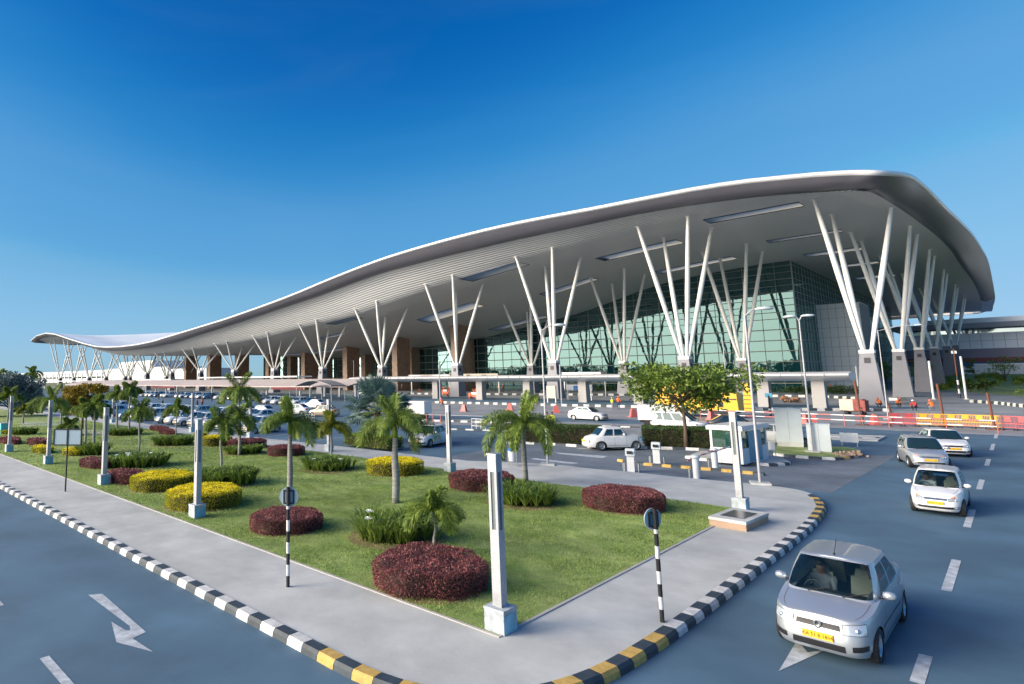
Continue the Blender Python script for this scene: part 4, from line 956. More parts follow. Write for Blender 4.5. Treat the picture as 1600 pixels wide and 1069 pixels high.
# signs / hoardings at pavement level in front of the glass
def slab(nm, label, cat, px0, px1, py0, py1, Y, mt, d=.3, parts=()):
    a, b = onY(px0, py1, Y), onY(px1, py0, Y); o = thing(nm, label, cat, ((a.x+b.x)/2, Y, 0))
    m = MB(); m.box((0, 0, max(0.3, a.z)), (b.x-a.x, d, b.z-max(.3, a.z))); m.build('board', mt, o)
    for s in (-.45, .45): m = MB(); m.box((s*(b.x-a.x), .0, 0), (.15, .15, max(.3, a.z))); m.build('post', M['steel'], o)
    for q0, q1, z0, z1, mm_ in parts: m = MB(); W = b.x-a.x; Hh = b.z-a.z; m.box((-W/2+W*(q0+q1)/2, -d/2-.02, a.z+Hh*z0), (W*(q1-q0), .04, Hh*(z1-z0))); m.build('stripe', mm_, o)
    return o
slab('billboard', 'long white hoarding with a red stripe before the glass wall', 'billboard', 878, 948, 581, 589, 128, M['kiosk_white'], parts=[(.02, .86, .15, .35, M['redp']), (.88, 1, 0, 1, M['dark'])])
slab('billboard', 'small white and blue board under the walkway canopy', 'billboard', 885, 925, 601, 610, 110, M['kiosk_white'], parts=[(.3, .8, 0, .8, M['blue'])])
slab('noticeboard', 'beige board standing beneath the canopy by the dark pedestal', 'board', 855, 868, 603, 622, 99, mat('beige', (.45, .42, .38), .6))
slab('container', 'beige box container under the canopy near the glass wall', 'container', 722, 782, 583.5, 590, 130, mat('beige2', (.42, .38, .30), .6), d=2.5, parts=[(.2, .3, .4, .8, M['dark']), (.6, .72, .3, .7, M['dark'])])
slab('container', 'long pale site hoarding between the brown piers and the canopy', 'container', 640, 705, 585, 589.5, 128, M['canopy_tan'], d=1, parts=[(.05, .3, .2, .8, M['kiosk_white']), (.6, .95, .2, .9, M['kiosk_white'])])
# kneeling wall in front of the terminal at the right, behind shrubs
bwall = thing('boundary_wall', 'low pale wall behind the green shrub bank on the right', 'wall')
a, b = G(1395, 604), G(1700, 606)
m = MB(); m.box((45, 300, 0), (110, .5, 6.6)); m.build('panel', M['kiosk_white'], bwall)
m = MB(); m.box((45, 300, 6.6), (110.4, .8, .35)); m.build('coping', M['wing_grey'], bwall)
# green bank with shrubs
P = PX([(1396, 607), (1440, 609), (1500, 612), (1600, 620), (1760, 640)]); far_pts = [(60, 292), (-12, 292), (-12, 205)]
bank = [(p[0], p[1], 0.02) for p in P]+[(x, y, 4.2) for x, y in far_pts[:2]]+[(-12, 205, 1.2)]
m = MB(); pl = [Vector(p) for p in bank]
nn = 14; rows = []
for i in range(nn+1):
    t = i/nn; f0 = Vector((np.interp(t, [0, .25, .5, .75, 1], [p[0] for p in P]), np.interp(t, [0, .25, .5, .75, 1], [p[1] for p in P]), .02)); f1 = Vector((-12+72*t, 294, 3.4))
    rows.append([f0.lerp(f1, s/8)+Vector((0, 0, .5*math.sin(s*1.2+i))) if 0 < s < 8 else f0.lerp(f1, s/8) for s in range(9)])
m.grid(rows, 0, flip=True); tag(m.build('embankment', M['lawn'], smooth=True), kind='structure')
rdm = random.Random(3)
def bankpt(t, s):
    i = min(nn-1, int(t*nn)); return rows[i][min(7, int(s*8))].lerp(rows[i+1][min(8, int(s*8)+1)], .5)
blobs = []
for k in range(110):
    p = bankpt(rdm.random(), rdm.random()*.8+.1); r = rdm.uniform(.5, 1.3); blobs.append((p.x, p.y, p.z+r*.4, r))
leafcloud(blobs, 24000, .36, M['hedge_lime'], 'shrub_mass', None); tag(bpy.data.objects['shrub_mass'], 'mass of green shrubs covering the bank at the right', 'shrubs', kind='stuff')
blobs = []
for k in range(70):
    p = bankpt(rdm.random(), .1+.06*rdm.random()+(.25 if k % 2 else 0)); blobs.append((p.x, p.y, p.z+.3, .8))
leafcloud(blobs, 9000, .3, M['hedge_lime'], 'low_hedge_rows', None); tag(bpy.data.objects['low_hedge_rows'], 'lighter green low hedge rows along the shrub bank', 'shrubs', kind='stuff')
blobs = []
for k in range(120):
    t = rdm.random(); x = -20-75*t; y = 168+rdm.uniform(-1.5, 1.5); r = rdm.uniform(.6, 1.2); blobs.append((x, y, r*.9, r))
leafcloud(blobs, 9000, .35, M['hedge_green'], 'planting_strip', None); tag(bpy.data.objects['planting_strip'], 'strip of dark shrubs along the foot of the glass wall', 'shrubs', kind='stuff')
for i, (px, py, top, w, lab, mt) in enumerate(((1440, 607, 562, 30, 'fuzzy young tree between the second and third side pedestals', M['hedge_lime']), (1386, 607, 566, 18, 'thin young tree just right of the corner pedestal', M['tree_leaf']), (1462, 605, 576, 12, 'small brownish cypress-like tree left of the white post', M['tree_leaf']), (1480, 600, 568, 22, 'sparse sapling behind the brown post', M['tree_leaf']), (1524, 600, 560, 18, 'small tree before the red band of the wing', M['tree_leaf']), (1573, 606, 556, 34, 'bushy tree at the right before the grey wing', M['tree_leaf']), (1517, 613, 598, 20, 'round shrub at the front of the bank, left one', M['hedge_green']), (1540, 614, 596, 22, 'round shrub at the front of the bank, right one', M['hedge_green']))):
    tree(px, py, top, w, lab, mt, 'young_tree', leaf=.4, n=900, trunk=.12, zb=.25, seed=20+i, group='young trees on the right bank')

# ================================================================== LIGHT COLUMNS, SIGNS, STREET LAMPS
def light_column(px, py, top, label, sz=.20, pl=.44, master=[None]):
    b = G(px, py, PZ); dist = b.to_2d().length; d = ray(px-2 if px < 300 else px, top); H = CAMH+d.z*(dist/d.to_2d().length)-PZ
    if master[0] is None:
        h = 3.05; o = thing('light_column', label, 'light column', (b.x, b.y, PZ), 0, 'square grey light columns round the lawn')
        m = MB(); m.box((0, 0, 0), (pl, pl, .36)); m.box((0, 0, .36), (pl*1.04, pl*1.04, .05)); m.build('plinth', M['plinth'], o)
        m = MB(); m.box((pl/2+.004, 0, .02), (.008, pl*.9, .3)); m.build('sky_tinted_face', M['plinth_sky_tint'], o)  # blue skylight on the plinth's shaded side, put in as colour
        z1, z2 = .41+(h-.41)*.50, h-.30; s = sz/2
        m = MB(); m.box((0, 0, .41), (sz, sz, z1-.41)); m.box((0, 0, z2), (sz, sz, h-z2))
        for x in (-1, 1):
            for y in (-1, 1): m.box((x*(s-.0275), y*(s-.0275), z1), (.055, .055, z2-z1))
        m.build('shaft', M['lamp_metal'], o)
        m = MB(); m.box((0, 0, z1), (sz-.05, sz-.05, z2-z1)); m.build('diffuser', M['diffuser'], o)
        m = MB(); m.box((0, 0, h), (sz+.02, sz+.02, .03)); m.build('cap', M['steel'], o); master[0] = o; o['h0'] = h
    else: o = copy_tree(master[0]); place(o, (b.x, b.y, PZ), 0, label)
    k = H/master[0]['h0']; o.scale = (1, 1, min(1.25, max(.85, k))); return o
LC = [(783, 984, 711, 'nearest light column, at the front corner of the lawn'), (308, 808, 657, 'light column beside the largest yellow hedge'), (162, 757, 638, 'light column beside the long front maroon hedge'), (75, 725, 627, 'second light column from the left, by the yellow strip hedge'), (14, 706, 620, 'leftmost light column, at the photo edge'), (1158, 798, 645, 'light column at the right corner of the lawn, beside the low stone box'), (703, 737, 634, 'light column just left of the maroon drum hedge by the far pavement'), (514, 705, 625, 'light column next to the yellowing palm'), (391, 686, 606, 'light column behind the tall dark-stemmed palm'), (300, 675, 615, 'light column in front of the parked white cars'), (176, 660, 627, 'light column between slim palms at the far left'), (104, 652, 621, 'farthest light column, beyond the double sign')]
for a in LC: light_column(*a)

def striped_pole(o, H, r, n, tip=0, x=0, y=0):
    m = MB()
    for i in range(n): m.tube([(x, y, H*i/n), (x, y, H*(i+1)/n)], r, 10, (i+1) % 2 if not tip else i % 2, caps=True)
    return m.build('pole', [M['white_paint'], M['black']], o)
def round_sign(px, py, cy, top, rpx, label, rz, blue, seed=0, lean=0.0):
    b = G(px, py, PZ); dist = b.to_2d().length; s = FPX/((b-CAMP).dot(_f)); d = ray(px, cy); zc = CAMH+d.z*dist/d.to_2d().length-PZ; r = rpx/s
    o = thing('round_sign', label, 'road sign', (b.x, b.y, PZ), rz, 'round signs on striped poles seen from behind'); o.rotation_euler = (0, lean, rz)
    striped_pole(o, zc+r, .042, 9 if not seed else 9)
    m = MB(); m.tube([(0, 0, zc-r*.85), (0, 0, zc+r)], .046, 10); m.build('pole_sleeve', M['black'], o)
    m = MB(); m.lathe([(0, .055), (r, .055), (r, .075), (0, .075)], 36, (0, 0, zc), 'y'); dsc = m.build('disc', M['sign_back'], o)
    m = MB(); m.lathe([(0, .078), (r*.97, .078)], 36, (0, 0, zc), 'y'); m.build('face', M['sign_blue'], dsc)
    m = MB()
    for sx in (-.5, .5): m.box((sx*r, .045, zc-r*.68), (.035, .02, r*1.36))
    for sz in (-.62, .62): m.box((0, .03, zc+sz*r-.015), (r*1.05, .03, .03))
    m.build('bracket', M['black'], dsc)
    if blue: m = MB(); m.box((.0, .05, zc-r*.75), (r*.98, .006, r*1.5)); m.build('blue_patch', M['sign_blue'], dsc)
    else: m = MB(); m.box((-.05, .05, zc-r*.66), (r*.9, .006, r*1.3)); m.build('pale_patch', M['sign_pale'], dsc)
    return o
round_sign(450, 917, 777, 760, 15.5, 'round sign with a pale back on a black and white pole, left pavement', R_(38), False)
round_sign(1035, 972, 813, 795, 17, 'round sign with a blue back on a black and white pole, right pavement', R_(66), True, 1)
b = G(102, 768, PZ); s = FPX/((b-CAMP).dot(_f)); o = thing('double_sign', 'two pale rectangular panels in black frames on one thin black pole', 'sign', (b.x, b.y, PZ), R_(40)); zt = (768-673)/s; zb_ = (768-697)/s; w = 42/s*1.08
m = MB(); m.tube([(0, 0, 0), (0, 0, zt)], .035, 8); m.build('pole', M['black'], o)
for sx in (-1, 1):
    m = MB(); m.box((sx*w*.26, 0, zb_), (w*.48, .03, zt-zb_)); p = m.build('panel', M['sign_back'], o)
    m = MB()
    for zz in (zb_-.02, zt-.02): m.box((sx*w*.26, -.005, zz), (w*.5, .06, .05))
    for xx in (.01, .51): m.box((sx*w*xx, -.005, zb_), (.05, .06, zt-zb_))
    m.build('frame', M['black'], p)
# low granite-topped stone box
c = G(1155, 830, PZ); 
a1, a2, a3 = G(1114, 822, PZ), G(1172, 832, PZ), G(1196, 815, PZ)
o = thing('stone_box', 'low stone box with a dark polished panel on top, by the pavement light column', 'stone box', ((a1.x+a3.x)/2, (a1.y+a3.y)/2, PZ), math.atan2(a2.y-a1.y, a2.x-a1.x)); w, d = (a2-a1).length, (a3-a2).length
m = MB(); m.box((0, 0, 0), (w, d, .20), mi=0); m.box((0, 0, .20), (w*1.03, d*1.03, .09), mi=1); m.build('base', [mat('sandstone', (.36, .25, .18), .8, var=.1, scale=3), M['pavement']], o)
m = MB(); m.box((0, 0, .291), (w*.66, d*.6, .01)); m.build('dark_panel', M['panel_black'], o)

def street_lamp(px, py, tpx, top, label, rz, arm=1.6, heads=1, base=0.0, r=.065, mt='lamp_metal', plate=True, group='tall street lamps', armrise=.25):
    b = G(px, py, base); dd = ray(tpx, top); H = CAMH+dd.z*b.to_2d().length/dd.to_2d().length-base
    o = thing('street_lamp', label, 'street lamp', (b.x, b.y, base), rz, group)
    m = MB(); m.tube([(0, 0, 0), (0, 0, H)], [r, r*.6], 10); m.build('pole', M[mt], o, smooth=40)
    if plate: m = MB(); m.box((0, 0, 0), (.75, .75, .07)); m.build('base_plate', M['pavement'], o)
    for k in range(heads):
        q = 1 if k == 0 else -1
        m = MB(); m.tube([(0, 0, H-.05), (q*arm*.5, 0, H+armrise*.8), (q*arm, 0, H+armrise)], .035, 6); m.build('arm', M[mt], o)
        m = MB(); m.lathe([(0, -.07), (.16, -.06), (.20, 0), (.13, .07), (0, .09)], 14); m.v = [(x*1.9+q*(arm+.2), y, z+H+armrise) for x, y, z in m.v]; m.build('lamp_head', M['cabinet'], o, smooth=True)
    return o
street_lamp(1188, 756, 1168, 492, 'tall lamp pole right of the toll kiosk, head pointing right', R_(20), arm=.55, base=PZ)
street_lamp(1270, 706, 1250, 500, 'lamp pole with a round head standing in the verge between two cabinets', R_(190), arm=.25, heads=2, base=.13)
street_lamp(1388, 655, 1378, 516, 'lamp pole with a long right arm beside the corner pedestal', R_(10), arm=3.0, armrise=.4)
street_lamp(856, 726, 848, 516, 'lamp pole with a right arm behind the drooping palm', R_(25), arm=.75, base=PZ)
street_lamp(1137, 620, 1133, 533, 'distant lamp pole above the broad leafy tree', R_(35), arm=3.0, r=.15, plate=False)
for i, (px, py, tx, ty, lab) in enumerate(((878, 634, 873, 570, 'thin pole beside the drooping palm lamp pole'), (688, 630, 686, 565, 'thin pole in front of the walkway canopy, left part'), (553, 612, 552, 563, 'thin grey pole left of the fan palm'), (1342, 615, 1337, 572, 'thin white post left of the corner pedestal'), (1459, 624, 1452, 564, 'white post left of the brown post at right'), (1510, 624, 1503, 557, 'white post right of the striped pole'))):
    b = G(px, py); dd = ray(tx, ty); H = CAMH+dd.z*b.to_2d().length/dd.to_2d().length
    o = thing('post', lab, 'post', (b.x, b.y, 0), 0, 'thin upright posts'); m = MB(); m.tube([(0, 0, 0), (0, 0, H)], .16 if i > 2 else .11, 8); m.build('shaft', M['canopy_white' if i > 2 else 'lamp_metal'], o)
    m = MB(); m.box((0, 0, 0), (.6, .6, .1)); m.build('base', M['pavement'], o)
for px, py, tx, ty, lab in ((1477, 667, 1465, 600, 'leaning rusty post between the orange barriers'), (1555, 672, 1546, 614, 'rusty post at the right end of the orange barriers'), (1396, 663, 1393, 632, 'short rusty post at the first red barrier'), (1347, 664, 1344, 595, 'dark post beside the brown and white trailer')):
    b = G(px, py); dd = ray(tx, ty); H = CAMH+dd.z*b.to_2d().length/dd.to_2d().length
    o = thing('rusty_post', lab, 'post', (b.x, b.y, 0)); m = MB(); m.tube([(0, 0, 0), (-.15, -.3, H)], .09, 8); m.build('shaft', M['rust'], o); m = MB(); m.box((0, 0, 0), (.9, .9, .06)); m.build('foot', M['rust'], o)
for px, py, tx, ty, lab in ((1500, 622, 1490, 545, 'thin pole striped black and white below, on the kerb island'), (1204, 650, 1200, 618, 'striped black and white sign pole behind the tall cabinet'), (1136, 650, 1135, 622, 'dark blue striped post in front of the yellow machine')):
    b = G(px, py); dd = ray(tx, ty); H = CAMH+dd.z*b.to_2d().length/dd.to_2d().length
    o = thing('striped_pole', lab, 'pole', (b.x, b.y, 0)); striped_pole(o, H*.45, .14, 5); m = MB(); m.tube([(0, 0, H*.45), (0, 0, H)], .10, 8); m.build('upper_pole', M['rust'] if px > 1400 else M['black'], o)
    m = MB(); m.box((0, 0, H*.9), (.7, .08, .5)); m.build('plate', M['sign_blue'] if px < 1400 else M['kiosk_white'], o)

# ================================================================== KIOSK, CABINETS, BARRIERS
k0, k1 = G(1121, 722, .13), G(1172, 727, .13); kd = G(1192, 716, .13); rz = math.atan2(k1.y-k0.y, k1.x-k0.x); w, d = (k1-k0).length, (kd-k1).length
sK = FPX/((k0-CAMP).dot(_f)); Hk = 1.95
o = thing('toll_kiosk', 'small white toll kiosk with green glass windows on its kerbed island', 'kiosk', ((k0.x+kd.x)/2, (k0.y+kd.y)/2, .13), rz)
m = MB(); m.box((0, 0, 0), (w, d, .8)); m.build('lower_wall', M['kiosk_white'], o)
for x in (-w/2+.07, w/2-.07):
    for y in (-d/2+.07, d/2-.07): m = MB(); m.box((x, y, .8), (.12, .12, Hk-.8-.2)); m.build('corner_post', M['kiosk_white'], o)
m = MB(); m.box((0, 0, .8), (w-.1, d-.1, Hk-.8-.2)); m.build('window', glassmat('kiosk_glass', (.02, .07, .05), (.8, .95, .9), .12, .03, alpha=.35), o)
m = MB(); m.box((0, 0, Hk-.2), (w+.22, d+.22, .2)); m.box((0, 0, Hk), (w+.1, d+.1, .04)); m.build('roof', M['canopy_white'], o)
m = MB()
for x in (-w*.17, w*.17): m.box((x, -d/2-.004, 0), (.015, .01, .8))
m.build('panel_joints', M['seam'], o)
m = MB(); m.box((w/2+.012, 0, .05), (.02, d*.5, 1.62)); m.build('door', M['sign_blue'], o)
def cabinet(px, py, wpx, hpx, dep, label, base_h=.3, louvres=True):
    b = G(px, py, .13); s = FPX/((b-CAMP).dot(_f)); w = wpx/s; h = hpx/s-base_h
    o = thing('cabinet', label, 'electrical cabinet', (b.x, b.y+dep/2, .13), R_(12), 'pale steel cabinets on the verge')
    m = MB(); m.box((0, 0, 0), (w*.98, dep*.98, base_h)); m.build('concrete_base', M['pavement'], o)
    m = MB(); m.box((0, 0, base_h), (w, dep, h)); m.box((0, 0, base_h+h), (w+.08, dep+.08, .05)); m.build('housing', M['cabinet'], o)
    m = MB(); m.box((0, -dep/2-.004, base_h+.05), (.012, .01, h-.1)); m.box((w/2+.004, 0, base_h+.1), (.01, .012, h-.2))
    if louvres:
        for i in range(6): m.box((w/2+.006, dep*.12, base_h+h*.45+i*.09), (.012, dep*.35, .03))
    m.build('door_gap', M['seam'], o)
    m = MB(); m.box((w/2+.02, -dep*.2, base_h+h*.4), (.03, .04, .14)); m.build('handle', M['black'], o)
cabinet(1232, 698, 34, 57, 1.1, 'tall pale steel cabinet hiding the middle of a white car')
cabinet(1279, 706, 29, 42, .8, 'shorter pale cabinet right of the lamp pole on the verge', .05, False)
def gatebox(px, py, top, label, arm=None):
    b = G(px, py); s = FPX/((b-CAMP).dot(_f)); h = (py-top)/s
    o = thing('gate_terminal' if not arm else 'boom_barrier', label, 'ticket machine' if not arm else 'boom barrier', (b.x, b.y, 0), R_(15), 'white parking gate machines')
    if not arm:
        m = MB(); m.box((0, 0, 0), (.34, .34, h*.70)); m.build('pedestal', M['kiosk_white'], o)
        m = MB(); m.box((0, -.02, h*.70), (.44, .5, h*.28), taper=(.96, .8)); hd = m.build('machine_head', M['cabinet'], o); m = MB(); m.box((0, -.30, h*.78), (.26, .03, h*.12)); m.build('screen', M['black'], hd)
        for x in (-.36, .36):
            m = MB(); m.tube([(x, -.15, 0), (x, -.15, .42), (x, .2, .42), (x, .2, 0)], .02, 6); m.build('hoop_guard', M['steel'], o)
    else:
        m = MB(); m.tube([(0, 0, 0), (0, 0, h*.86)], .15, 12); m.build('pedestal', M['kiosk_white'], o, smooth=40)
        m = MB(); m.lathe([(.0, h*.84), (.19, h*.86), (.2, h*.95), (.12, h), (0, h*1.01)], 14); m.build('pivot_housing', M['cabinet'], o, smooth=True)
        d = Vector(arm)-Vector((b.x, b.y, h*.93)); rot = Matrix.Rotation(-R_(15), 3, 'Z'); d = rot @ d; m = MB(); L = 8
        for i in range(L): m.tube([Vector((0, 0, h*.93))+d*i/L, Vector((0, 0, h*.93))+d*(i+1)/L], .035, 6, i % 2)
        m.build('boom', [M['kiosk_white'], M['pinkred']], o)
        for x in (-.3,): m = MB(); m.tube([(x, -.15, 0), (x, -.15, .42), (x, .2, .42), (x, .2, 0)], .02, 6); m.build('hoop_guard', M['steel'], o)
gatebox(987, 738, 701, 'ticket machine nearest the pavement, left of the first boom'); gatebox(1027, 726, 691, 'ticket machine farther back, close to the white vintage car')
z = .95; e1 = G(1148, 696, 1.3); gatebox(1089, 748, 712, 'boom barrier at the pavement edge with its arm raised slightly right', (e1.x, e1.y, e1.z)); e2 = G(1074, 720, .6); gatebox(1118, 732, 701, 'boom barrier in front of the toll kiosk', (e2.x, e2.y, e2.z))
b = G(1328, 697); o = thing('small_sign', 'small blank white board on two feet on the asphalt', 'sign', (b.x, b.y, 0), R_(10)); m = MB(); m.box((0, 0, .25), (.95, .05, .62)); m.build('board', M['kiosk_white'], o)
for x in (-.4, .4): m = MB(); m.box((x, 0, 0), (.05, .3, .27)); m.build('foot', M['steel'], o)
b = G(1203, 716, .0); o = thing('chair', 'plastic chair with a white back beside the kiosk', 'chair', (b.x, b.y, .0), R_(-30)); m = MB(); m.box((0, 0, .42), (.46, .46, .05)); m.build('seat', M['cabinet'], o); m = MB(); m.box((0, .22, .47), (.46, .05, .45)); m.build('backrest', M['kiosk_white'], o)
for x in (-.2, .2):
    for y in (-.2, .2): m = MB(); m.tube([(x*1.1, y*1.1, 0), (x, y, .42)], .02, 6); m.build('leg', M['steel'], o)
b = G(1188, 714, .13); o = thing('water_bin', 'blue plastic drum standing against the kiosk', 'drum', (b.x, b.y, .13)); m = MB(); m.lathe([(0, 0), (.24, .01), (.27, .3), (.25, .6), (.27, .85), (.2, .9), (0, .9)], 16); m.build('body', M['blue'], o, smooth=True); m = MB(); m.lathe([(.2, .9), (.21, .95), (0, .96)], 16); m.build('lid', M['sign_blue'], o)
b = G(602, 748, PZ) if False else G(801, 728, PZ); o = thing('litter_bin', 'small blue and white litter bin half hidden behind the drooping palm', 'litter bin', (b.x, b.y, PZ)); m = MB(); m.lathe([(0, .25), (.18, .25), (.22, .8), (0, .8)], 14); m.build('bucket', M['kiosk_white'], o, smooth=30); m = MB(); m.lathe([(.25, .8), (.25, .86), (.12, .98), (0, 1.0)], 14); m.build('lid', M['blue'], o, smooth=30)
for x in (-.26, .26): m = MB(); m.tube([(x, 0, 0), (x, 0, .75)], .025, 6); m.build('leg', M['steel'], o)
b = G(5, 678, PZ); o = thing('service_box', 'turquoise painted box at the left edge of the photo', 'box', (b.x, b.y, PZ)); m = MB(); m.box((0, 0, 0), (.75, .6, .95)); m.build('body', M['turq'], o); m = MB(); m.box((0, 0, .95), (.82, .67, .05)); m.build('lid', M['plinth'], o)

# plastic site barriers
def site_barrier(mt):
    o = thing('site_barrier', 'x', 'barrier'); w, h = 2.15, 1.15; m = MB()
    for z in (.18, .5, h-.05): m.box((0, 0, z), (w, .05, .06))
    for i in range(10): m.box((-w/2+.03+i*(w-.06)/9, 0, .2), (.05, .04, h-.22))
    m.box((0, -.002, .68), (w*.45, .055, .42)); m.build('panel', mt, o)
    for x in (-.8, .8): m = MB(); m.box((x, 0, 0), (.16, .6, .06)); m.box((x, 0, .06), (.07, .1, .14)); m.build('foot', M['black'], o)
    return o
sbm = {}
A0, A1 = G(1389, 666), G(1632, 680); NB = 11; n_of = {}
for i in range(NB):
    t = (i+.5)/NB; pxx = 1389+243*t; P = G(pxx, 666+3*t+11*t*t*.6); 
    if i == 0: Pp = P
    col = 'redp' if i in (0, 1) or i >= 8 else 'yellowp'
    q = G(1389+243*(i/NB), 666+3*(i/NB)+6.6*(i/NB)**2); q2 = G(1389+243*((i+1)/NB), 666+3*((i+1)/NB)+6.6*((i+1)/NB)**2); P = (q+q2)/2; L = (q2-q).length
    if col not in sbm: sbm[col] = site_barrier(M[col]); o = sbm[col]
    else: o = copy_tree(sbm[col])
    n_of[col] = n_of.get(col, 0)+1
    nm = 'red' if col == 'redp' else 'orange-yellow'
    place(o, (P.x, P.y, 0), math.atan2(q2.y-q.y, q2.x-q.x), f'{ORD[n_of[col]-1]} {nm} plastic barrier from the left along the road edge', 'plastic barriers along the road edge'); o.scale = (max(.4, L/2.2), 1, 1.0)
# white and red tape fence posts
o = thing('tape_fence', 'long red and white tape strung on short posts across the works', 'fence'); pts = [G(*p) for p in [(1095, 655), (1180, 659), (1260, 663), (1320, 666), (1390, 670), (1480, 674), (1560, 678)]]
for p in pts: m = MB(); m.tube([(p.x, p.y, 0), (p.x, p.y, 1.05)], .035, 5); m.build('post', M['pinkred'], o)
for zz in (.55, 1.0):
    m = MB()
    for a, b in zip(pts, pts[1:]):
        n = max(2, int((b-a).length/.8))
        for i in range(n): p, q = a.lerp(b, i/n), a.lerp(b, (i+1)/n); m.add([(p.x, p.y, zz-.04), (q.x, q.y, zz-.04), (q.x, q.y, zz+.04), (p.x, p.y, zz+.04)], [(0, 1, 2, 3)], i % 2)
    m.build('tape', [M['kiosk_white'], M['pinkred']], o)
o = thing('tape_fence', 'red and white marker stakes on the median left of centre', 'fence')
for px in (655, 667, 677, 689): p = G(px, 664); m = MB(); m.tube([(p.x, p.y, 0), (p.x, p.y, 1.1)], .05, 5); m.build('post', M['pinkred'], o)
a, b = G(640, 662), G(780, 668); m = MB(); m.tube([(a.x, a.y, 1), (b.x, b.y, 1)], .02, 4); m.build('tape', M['kiosk_white'], o)
# water-filled cone blocks
cm = None
for i, (px, py, lab) in enumerate(((725, 643, 'faded red cone block left of the drooping palm'), (797, 641, 'faded red cone block seen over the drooping palm'), (869, 645, 'faded red cone block in front of the paired workers'), (990, 652, 'red cone block on the apron left of the broad leafy tree'), (1112, 656, 'red cone block right of the broad leafy tree trunk'), (1259, 662, 'left one of two red cone blocks behind the short cabinet'), (1272, 662, 'right one of two red cone blocks behind the short cabinet'), (1367, 664, 'small red cone block near the trailer'))):
    p = G(px, py)
    if cm is None:
        o = thing('cone_block', lab, 'traffic block', (p.x, p.y, 0), 0, 'red cone blocks on the road works'); m = MB(); m.box((0, 0, 0), (1.25, .8, .12)); m.build('base', M['pinkred'], o); m = MB(); m.box((0, 0, .12), (1.0, .6, .95), taper=(.55, .5)); m.build('body', M['pinkred'], o)
        m = MB(); m.box((0, 0, 1.07), (.35, .2, .08)); m.build('cap', M['orange'], o); cm = o
    else: o = copy_tree(cm); place(o, (p.x, p.y, 0), .3*i, lab)
    o.scale = (.85, .85, .85)
# tubular railings
def railing(px, py, wpx, label, first=[None]):
    p = G(px, py); s = FPX/((p-CAMP).dot(_f)); w = wpx/s
    o = thing('railing', label, 'railing', (p.x, p.y, 0), 0, 'white tubular railings by the lanes'); m = MB(); n = 4
    for z in (.35, .7, 1.0): m.tube([(-w/2, 0, z), (w/2, 0, z)], .03, 6)
    m.build('rails', M['canopy_white'], o)
    for i in range(n): x = -w/2+w*i/(n-1); m = MB(); m.tube([(x, 0, 0), (x, 0, 1.0)], .035, 6); m.build('post', M['canopy_white'], o)
railing(484, 663, 23, 'white tubular railing in front of the beige car'); railing(372, 651, 22, 'white tubular railing left of the white hatchback and dark palm'); railing(748, 672, 26, 'white tubular railing left of the drooping palm'); railing(1008, 630, 30, 'pale railing under the canopy left of the broad leafy tree')

# ================================================================== VEHICLES
CARM = {}
def paint(name, c, metal=0.0, rough=.28):
    m = bpy.data.materials.new(name); m.use_nodes = True; b = m.node_tree.nodes['Principled BSDF']; b.inputs['Base Color'].default_value = (*c, 1); b.inputs['Roughness'].default_value = rough; b.inputs['Metallic'].default_value = metal; b.inputs['Coat Weight'].default_value = .6; b.inputs['Coat Roughness'].default_value = .06; return m
PW, PS, PB, PBG, PD = paint('paint_white', (.72, .73, .74)), paint('paint_silver', (.47, .51, .55), .55, .30), paint('paint_blue', (.02, .12, .25)), paint('paint_beige', (.46, .38, .28), .4), paint('paint_dark', (.03, .035, .05))
CG = glassmat('car_glass', (.006, .02, .024), (.75, .9, 1), .0, .02, alpha=.78)
CGD = glassmat('car_glass_dark', (.012, .03, .035), (.8, .95, 1), .06, .03)
HL = mat('headlight', (.60, .65, .70), .10, .5); IND = mat('indicator', (.75, .22, .06), .25); CHR = mat('chrome', (.6, .62, .65), .2, .9); RIM = mat('wheel_rim', (.42, .45, .50), .35, .6)
TL = mat('tail_light', (.35, .02, .02), .2); INT = mat('car_interior', (.035, .035, .04), .8); SEAT = mat('car_seat', (.30, .28, .22), .85); PLY = mat('plate_yellow', (.80, .46, .02), .5)
